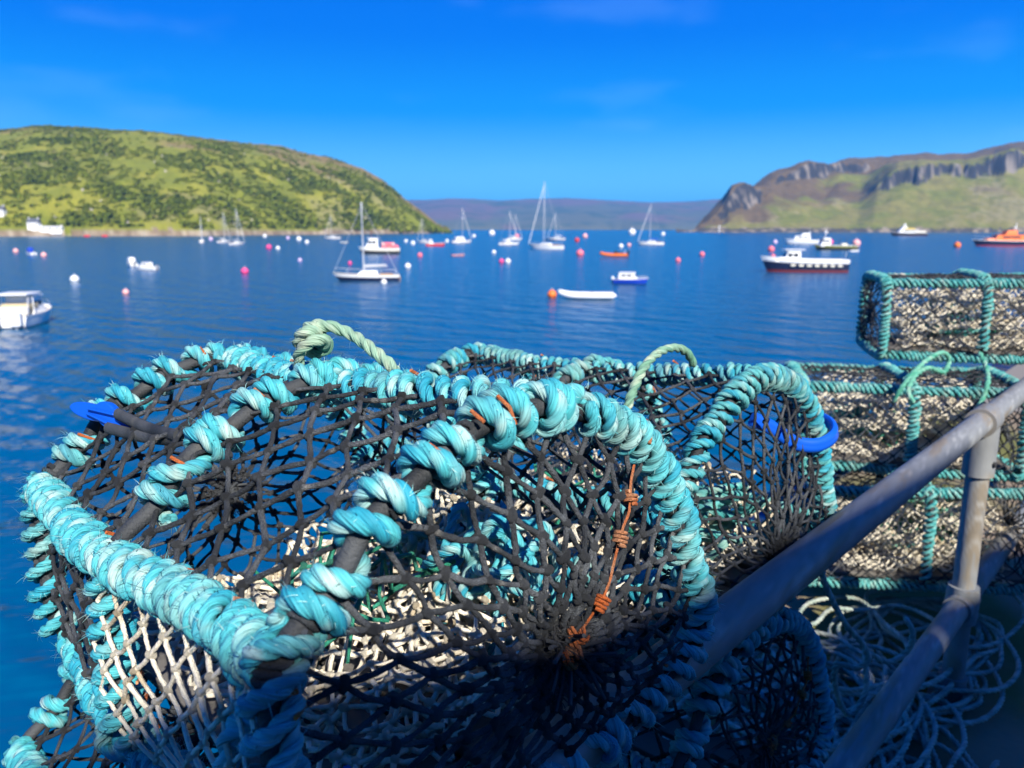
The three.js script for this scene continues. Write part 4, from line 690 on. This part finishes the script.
// --- mooring buoys: a float with a ring eye on top and a band at the waterline
function buoy(px, py, size, m, label, tall = 1) {
  const pos = at(px, py + size * 0.36), d = -pos.z, R = size / 2 * d / 790, t = thing('mooring_buoy', label, 'buoy', pos, px, 'mooring buoys scattered over the bay');
  const pts = []; for (let k = 0; k <= 14; k++) { const a = -Math.PI / 2 + k / 14 * Math.PI; pts.push(new THREE.Vector2(Math.cos(a) * R * (k > 12 ? 0.9 : 1), Math.sin(a) * R * tall + (k === 14 ? R * 0.08 : 0))); }
  part('float', new THREE.LatheGeometry(pts, 20).translate(0, R * 0.62, 0), m, t); part('lifting_eye', new THREE.TorusGeometry(R * 0.2, R * 0.055, 6, 14).translate(0, R * (0.66 + tall) + R * 0.12, 0), P.alu, t); part('collar', new THREE.TorusGeometry(R * 0.93, R * 0.05, 6, 24).rotateX(Math.PI / 2).translate(0, R * 0.35, 0), P.black, t);
}
[[16, 251, 5, P.palePink, 'pale pink buoy left of the little blue-canopied boat'], [44, 255, 5.5, P.palePink, 'pale pink buoy right of the little blue-canopied boat'], [75, 279, 8.5, P.white, 'large white buoy alone left of the two motorboats'], [126, 292, 6.5, P.palePink, 'pale pink buoy below the two white motorboats'],
  [245, 271, 7.5, P.magenta, 'bright pink buoy in open water below the three sailboats'], [269, 247, 5.5, P.magenta, 'bright pink buoy right of the three sailboats'], [278, 248, 4, P.white, 'small white buoy just right of a bright pink one under the hill'], [299, 239, 5, P.white, 'white buoy near the hill shore, largest of its row'], [307, 242, 4, P.white, 'small dull white buoy lying nearest the moored sailboat under the hill'], [265, 236, 4, P.white, 'small white buoy closest to the hill shore'], [288, 238, 3.5, P.lilac, 'tiny lilac buoy by the hill shore'], [211, 239, 4, P.lilac, 'tiny lilac buoy between the left two of three sailboats'], [300, 260, 4, P.lilac, 'small lilac buoy alone left of the navy sloop'],
  [343, 278, 7, P.palePink, 'pale pink buoy under the bow of the navy sloop'], [350, 263, 4, P.magenta, 'small magenta buoy behind the navy sloop, seen through its rigging'], [384, 282, 6, P.white, 'white buoy against the near side of the navy sloop'], [408, 266, 6, P.white, 'white buoy right of the navy sloop'], [413, 243, 4.5, P.white, 'white buoy left of the red hulled boat'], [406, 241, 3.5, P.white, 'tiny white buoy right of the fishing boat'], [420, 255, 5, P.pink, 'pink buoy right of the fishing boat, below the red hulled one'], [447, 241, 3.5, P.white, 'tiny white buoy left of the motor sailer'], [474, 236, 3.5, P.white, 'tiny white buoy right of the motor sailer'], [492, 233, 6, P.white, 'white far buoy between motor sailer and the thin-masted sailboat'],
  [494, 252, 4, P.white, 'small white buoy above the pink and white pair'], [501.5, 261, 5, P.magenta, 'bright pink buoy of a touching pair with a white one'], [508, 261, 5.5, P.white, 'white buoy of a touching pair with a bright pink one'], [517, 236, 4.5, P.pink, 'small pink buoy right of the thin-masted sailboat'], [577, 240, 5, P.red, 'small red buoy right of the tall yacht'], [585, 236, 5, P.palePink, 'pale pink far buoy right of the tall yacht'], [580, 253, 7.5, P.pink, 'red-pink buoy left of the orange inflatable'], [552, 294, 9.5, P.orange, 'orange buoy at the left tip of the white tender'], [621, 246, 4.5, P.white, 'small white buoy just above the orange inflatable'], [629, 245, 4, P.palePink, 'small pale pink buoy right above the orange inflatable'], [632, 232, 7, P.white, 'white far buoy left of the blue-covered sailboat'], [663, 234, 4, P.white, 'small white buoy right of the blue-covered sailboat'],
  [678, 260, 5, P.pink, 'pink buoy in open water right of the small blue boat'], [702, 254, 5, P.pink, 'pink buoy in open water before the dark headland'], [775, 242, 4.5, P.lilac, 'lilac buoy left of the white motor yacht'], [771, 249, 6.5, P.pink, 'pink buoy left of the white motor yacht'], [773, 256, 4, P.pink, 'small pink buoy above the bow of the navy launch'], [830, 242, 6, P.magenta, 'bright pink buoy at the side of the green workboat'], [856, 243, 8, P.palePink, 'large pale pink buoy at the stern of the green workboat'], [957, 245, 6.5, P.orange, 'orange buoy left of the lifeboat']].forEach(([x, y, s, m, l]) => buoy(x, y, s, m, l));
for (const [x, l] of [[87, 'long red float near the left shore, left one of two'], [105, 'long red float near the left shore, right one of two']]) { const q = at(x, 236.8), t = thing('pontoon_float', l, 'float', q, 0, 'red floats by the shore'); part('float', new THREE.CapsuleGeometry(0.9, 3.2, 4, 12).rotateZ(Math.PI / 2).translate(0, 0.5, 0), P.red, t); part('mooring_eye', new THREE.TorusGeometry(0.3, 0.08, 6, 12).translate(2.6, 0.9, 0), P.alu, t); }
{ const q = at(854, 251), t = motorboat(854, 251.5, 'tiny white dinghy below the stern of the green workboat', { L: 2.6, yaw: 0.1, low: P.white, boot: P.white, cab: null, rail: false, group: 'dinghies', engines: 0 }); }
{ const d = 1450, x = (719 - 512) / 790 * d, t = thing('marker_post', 'slim white marker post at the foot of the dark headland', 'marker', v(x, 0, -d)); part('post', cyl(v(0, -1, 0), v(0, 11, 0), 0.7, 10), P.white, t); part('top_mark', rbox(1.8, 1.8, 1.8, 0, 11.8, 0, 0.2), P.white, t); }
// --- cottages on the left shore
const landY = (x, z) => { let best = 1e9, y = 0; const q = leftHill.pos; for (let k = 0; k < q.length; k += 3) { const e = (q[k] - x) ** 2 + (q[k + 2] - z) ** 2; if (e < best) { best = e; y = q[k + 1]; } } return y; };
function cottage(px, depth, y, w, h, d, label, wall, roof, yaw = 0.1) {
  y = landY((px - 512) / 790 * depth, -depth) + y;
  const t = thing('cottage', label, 'house', v((px - 512) / 790 * depth, y, -depth), yaw, 'houses by the left shore'), rh = h * 0.75;
  part('wall', new THREE.BoxGeometry(w, h + 3, d).translate(0, h / 2 - 1.5, 0), wall, t); const s = new THREE.Shape(); s.moveTo(-d / 2 - 0.4, 0); s.lineTo(d / 2 + 0.4, 0); s.lineTo(0, rh); s.closePath();
  const rf = part('roof', new THREE.ExtrudeGeometry(s, { depth: w + 0.6, bevelEnabled: false }).rotateY(Math.PI / 2).translate(-w / 2 - 0.3, h + 0.01, 0), roof, t); for (const k of [-1, 1]) part('chimney', new THREE.BoxGeometry(0.9, 1.6, 0.9).translate(k * (w / 2 - 0.8), h + rh, 0), wall, rf);
  for (let k = 0; k < 3; k++) { const b = part(k === 1 ? 'door' : 'window', rbox(k === 1 ? 1.1 : 1.3, k === 1 ? 2 : 1.2, 0.1, (k - 1) * w * 0.3, k === 1 ? 1.0 : h * 0.58, d / 2 + 0.02, 0.03), k === 1 ? P.navy : P.glass, t); }
}
cottage(35, 676, 0.5, 9, 4.4, 6, 'slate roofed white cottage on the left shore', mat(0.75, 0.74, 0.70, 0.9), mat(0.09, 0.10, 0.12, 0.8)); cottage(52, 676, 1.0, 18, 2.2, 6, 'long low white building on the left shore', mat(0.78, 0.77, 0.74, 0.9), mat(0.55, 0.55, 0.55, 0.8)); cottage(2, 690, 1, 9, 4.5, 6, 'white cottage among trees at the left edge', mat(0.7, 0.69, 0.66, 0.9), mat(0.10, 0.10, 0.11, 0.8));
// ---------------------------------------------------------------- loose lines, hooks and the heap of rope
const PALE = { deep: [0.14, 0.36, 0.24], main: [0.30, 0.50, 0.36], pale: [0.52, 0.62, 0.46], dirt: [0.25, 0.27, 0.17] };
const MINT = { deep: [0.06, 0.36, 0.24], main: [0.15, 0.50, 0.36], pale: [0.40, 0.62, 0.50], dirt: [0.2, 0.25, 0.18] };
const DULL = { deep: [0.30, 0.40, 0.34], main: [0.52, 0.60, 0.51], pale: [0.70, 0.74, 0.64], dirt: [0.26, 0.24, 0.17] };
// a line through pixels [px, py, depth] added to a creel as one of its parts
function lineOn(o, name, pts, R, pal, { seed = 3, n = 12, step = 0.0035, fuzz = 0 } = {}) {
  o.t.updateMatrixWorld(true); const b = new MB(), f = new MB(), r = mulberry(seed), w = pts.map((q) => o.t.worldToLocal(at(...q))), e = even(w, step);
  b.rope(e, R, { n, col: ropeCol(pal, seed, 0.3), seed, lay: 7 }); const m = part(name, b.geo(true), ropeMat, o.t);
  if (fuzz) { for (let k = 0; k < e.length * fuzz; k++) { const P = e[Math.floor(r() * e.length)], D = v(r() - 0.5, r() - 0.5, r() - 0.5).normalize(); f.hair(P.clone().addScaledVector(D, R * 0.8), D, nr(0.003, 0.009, r), 0.00022, pal.pale, r); } part('frayed_fibres', f.geo(), hairMat, m).userData.kind = 'stuff'; }
  return m;
}
lineOn(front, 'bridle_loop', [[304, 383, 0.735], [299, 366, 0.725], [300, 352, 0.716], [311, 342, 0.712], [325, 340, 0.722], [326, 349, 0.734], [314, 353, 0.738], [301, 348, 0.732], [299, 338, 0.722], [309, 331, 0.716], [320, 334, 0.728], [318, 344, 0.742], [306, 344, 0.748], [304, 333, 0.738], [312, 326, 0.728], [328, 326, 0.726], [344, 331, 0.728], [360, 340, 0.72], [374, 351, 0.712], [387, 362, 0.704], [398, 373, 0.70]], 0.0060, PALE, { fuzz: 0.9, n: 15 });
lineOn(front, 'hanging_loop', [[262, 622, 0.425], [240, 640, 0.418], [238, 668, 0.415], [262, 676, 0.41], [288, 662, 0.412], [292, 690, 0.414], [268, 712, 0.412], [236, 728, 0.416], [228, 760, 0.42], [226, 800, 0.43], [262, 812, 0.43], [284, 780, 0.425], [280, 735, 0.425], [252, 700, 0.43], [246, 670, 0.432]], 0.0085, TURQ, { fuzz: 0.3, n: 15, seed: 8 });
lineOn(front, 'hanging_loop', [[112, 655, 0.60], [100, 684, 0.592], [116, 698, 0.585], [136, 690, 0.588], [132, 714, 0.59], [108, 722, 0.588], [104, 744, 0.59], [126, 752, 0.585], [140, 738, 0.59], [128, 724, 0.60], [110, 736, 0.605]], 0.0078, TURQ, { seed: 9, n: 12 });
lineOn(second, 'tied_line', [[622, 425, 0.86], [627, 408, 0.86], [634, 388, 0.87], [645, 366, 0.89], [660, 352, 0.915], [676, 348, 0.94], [688, 354, 0.96], [694, 366, 0.97]], 0.0058, PALE, { seed: 5 });
{ // blue toggle and its two rubber straps on the front creel
  front.t.updateMatrixWorld(true);
  const loc = (px, py, d) => front.t.worldToLocal(at(px, py, d)), a = loc(72, 404, 0.80), b = loc(132, 425, 0.765), s = new THREE.Shape();
  s.moveTo(-0.034, -0.003); s.bezierCurveTo(-0.030, -0.009, -0.010, -0.010, 0, -0.006); s.bezierCurveTo(0.010, -0.013, 0.026, -0.012, 0.033, -0.004); s.bezierCurveTo(0.035, 0.004, 0.026, 0.010, 0.012, 0.009); s.bezierCurveTo(0.004, 0.015, -0.004, 0.013, -0.006, 0.006); s.bezierCurveTo(-0.018, 0.006, -0.033, 0.004, -0.034, -0.003);
  const hole = new THREE.Path(); hole.absellipse(0.018, -0.001, 0.006, 0.0045, 0, 6.283, true); s.holes.push(hole);
  const g = new THREE.ExtrudeGeometry(s, { depth: 0.004, bevelEnabled: true, bevelSize: 0.0016, bevelThickness: 0.002, bevelSegments: 3, curveSegments: 10 }).translate(0, 0, -0.004), m = part('blue_hook', g, bluePlastic, front.t);
  m.userData.label = 'blue plastic hook'; const X = b.clone().sub(a), len = X.length(); X.normalize(); const Zc = front.t.worldToLocal(v(0, EYE, 0)).sub(a).normalize(), Y = Zc.clone().cross(X).normalize(), Z = X.clone().cross(Y);
  m.quaternion.setFromRotationMatrix(new THREE.Matrix4().makeBasis(X, Y, Z)); m.position.copy(a).lerp(b, 0.5); m.scale.setScalar(len / 0.070); m.scale.y *= 0.8; m.rotateX(0.25);
  { const rb = new RoundedBoxGeometry(0.03, 0.0025, 0.003, 2, 0.001); for (const k of [-1, 1]) { const q = part('rib', rb, bluePlastic, m); q.position.set(0.004, k * 0.004, 0.0045); q.rotation.z = 0.1 * k; } }
  for (const [p, q] of [[[118, 414, 0.768], [178, 436, 0.70]], [[108, 428, 0.765], [182, 440, 0.70]]]) { const mb = new MB(); mb.tube(even([loc(...p), loc((p[0] + q[0]) / 2, (p[1] + q[1]) / 2 + 3, 0.735), loc(...q)], 0.006), (d, th) => 0.0042 * (1 + 0.5 * Math.abs(Math.cos(th))), 10, BLACK(3, 0.28)); part('rubber_strap', mb.geo(true), barMat, front.t); }
}
{ // blue plastic entrance hoop at the end of the second creel
  second.t.updateMatrixWorld(true); const loc = (px, py, d) => second.t.worldToLocal(at(px, py, d)), mb = new MB();
  mb.tube(even([loc(752, 419, 1.0), loc(772, 428, 1.01), loc(795, 443, 1.02), loc(818, 445, 1.03), loc(833, 436, 1.05), loc(831, 424, 1.09), loc(812, 414, 1.13)], 0.006), (d, th) => 0.0075 * (1 + 0.35 * Math.cos(th * 2)), 14, [1, 1, 1]); const m = part('entrance_hoop', mb.geo(true), bluePlastic, second.t); m.userData.label = 'blue plastic hoop';
}
lineOn(boxMid, 'tied_line', [[893, 402, 2.05], [900, 390, 2.04], [914, 372, 2.06], [930, 358, 2.1], [944, 353, 2.14], [949, 361, 2.16], [944, 372, 2.13], [928, 368, 2.09], [914, 377, 2.05], [908, 392, 2.03], [914, 403, 2.02]], 0.0075, MINT, { seed: 12, step: 0.007, n: 9 });
lineOn(boxMid, 'tied_line', [[979, 352, 2.16], [985, 364, 2.12], [988, 380, 2.06], [983, 398, 2.03], [975, 412, 2.0], [966, 420, 1.99]], 0.0075, MINT, { seed: 13, step: 0.007, n: 9 });
// a tangle of loose rope inside a creel
function tangle(o, c, size, n, R, pal, seed, d = 9) {
  const r = mulberry(seed), pts = []; for (let k = 0; k < n; k++) pts.push(v(c[0] + (r() - 0.5) * size[0], c[1] + (r() - 0.5) * size[1], c[2] + (r() - 0.5) * size[2]));
  const b = new MB(); b.rope(even(pts, R * 0.9), R, { n: d, col: ropeCol(pal, seed, 0.4), seed, lay: 7 }); part('rope_tangle', b.geo(true), ropeMat, o.t);
}
tangle(front, [0.11, 0.10, -0.16], [0.10, 0.14, 0.16], 26, 0.0062, TURQ, 21, 12); tangle(front, [0.13, 0.08, -0.30], [0.08, 0.10, 0.16], 18, 0.006, PALE, 22, 10);
tangle(second, [0.08, 0.08, -0.12], [0.16, 0.12, 0.16], 34, 0.0062, TEAL, 23); tangle(boxMid, [0.05, 0.08, -0.40], [0.16, 0.14, 0.14], 30, 0.0062, TEAL, 24); tangle(boxLow, [0.08, 0.12, -0.20], [0.16, 0.20, 0.30], 60, 0.0075, MINT, 25); tangle(boxLow, [0.12, 0.10, -0.30], [0.12, 0.16, 0.36], 50, 0.007, TEAL, 26); tangle(boxTop, [0.06, 0.06, -0.25], [0.2, 0.08, 0.3], 30, 0.006, TEAL, 27);
{ // heap of rope on the quay, spilling past the foot of the post
  const r = mulberry(41), t = thing('rope_heap', 'heap of pale rope coiled loosely on the quay behind the post', 'rope', v(0, GROUND, 0)), C = quayPt(0.98, 0.10, 0), n = 30; let k0 = 0;
  for (let c = 0; c < 7; c++) {                                   // seven lengths of the same line, one on another
    const pts = [], cx = c > 4 ? -0.22 + (c - 5) * 0.1 : nr(-0.2, 0.5, r), co = nr(-0.08, 0.14, r), loops = 5 + Math.floor(r() * 3);
    for (let k = 0; k <= loops * 12; k++) { const a = k / 12 * 6.283 + c, R1 = nr(0.15, 0.22, r) * (1 + 0.25 * Math.sin(k * 0.7 + c)), drift = (k / (loops * 12) - 0.5) * 0.4; const q = C.clone().addScaledVector(RAIL_D, cx + drift + Math.cos(a) * R1 * 1.35).addScaledVector(OUT, co + Math.sin(a) * R1 * 0.85); q.y = 0.012 + (c % 5) * 0.014 + (k / (loops * 12)) * 0.03 + 0.012 * Math.abs(Math.sin(k * 1.3 + c)); pts.push(q); }
    const e = even(pts, 0.010), b = new MB(); b.rope(e, 0.0068, { n: 9, col: ropeCol(DULL, c + 60, 0.4), seed: c + 60, lay: 7 }); part('coil', b.geo(true), ropeMat, t);
  }
}
{ // a slack line that hangs from the creels to the heap
  const t = thing('hanging_line', 'slack pale line hanging from the shaded creels beside the top rail', 'rope', v(0, 0, 0)), b = new MB();
  const e = even([[822, 560, 1.20], [823, 578, 1.2], [832, 600, 1.21], [846, 625, 1.22], [862, 644, 1.24], [868, 660, 1.24], [855, 668, 1.25], [838, 664, 1.26], [836, 690, 1.28], [850, 715, 1.30], [866, 690, 1.32], [866, 655, 1.34], [890, 662, 1.36], [908, 650, 1.36], [912, 630, 1.35], [904, 616, 1.36]].map((q) => at(...q)), 0.007);
  b.rope(e, 0.0062, { n: 9, col: ropeCol(DULL, 77, 0.3), seed: 77, lay: 7 }); part('line', b.geo(true), ropeMat, t);
}
scene.traverse((o) => { if (o.isMesh) { o.castShadow = true; o.receiveShadow = true; } });
renderer.render(scene, camera);
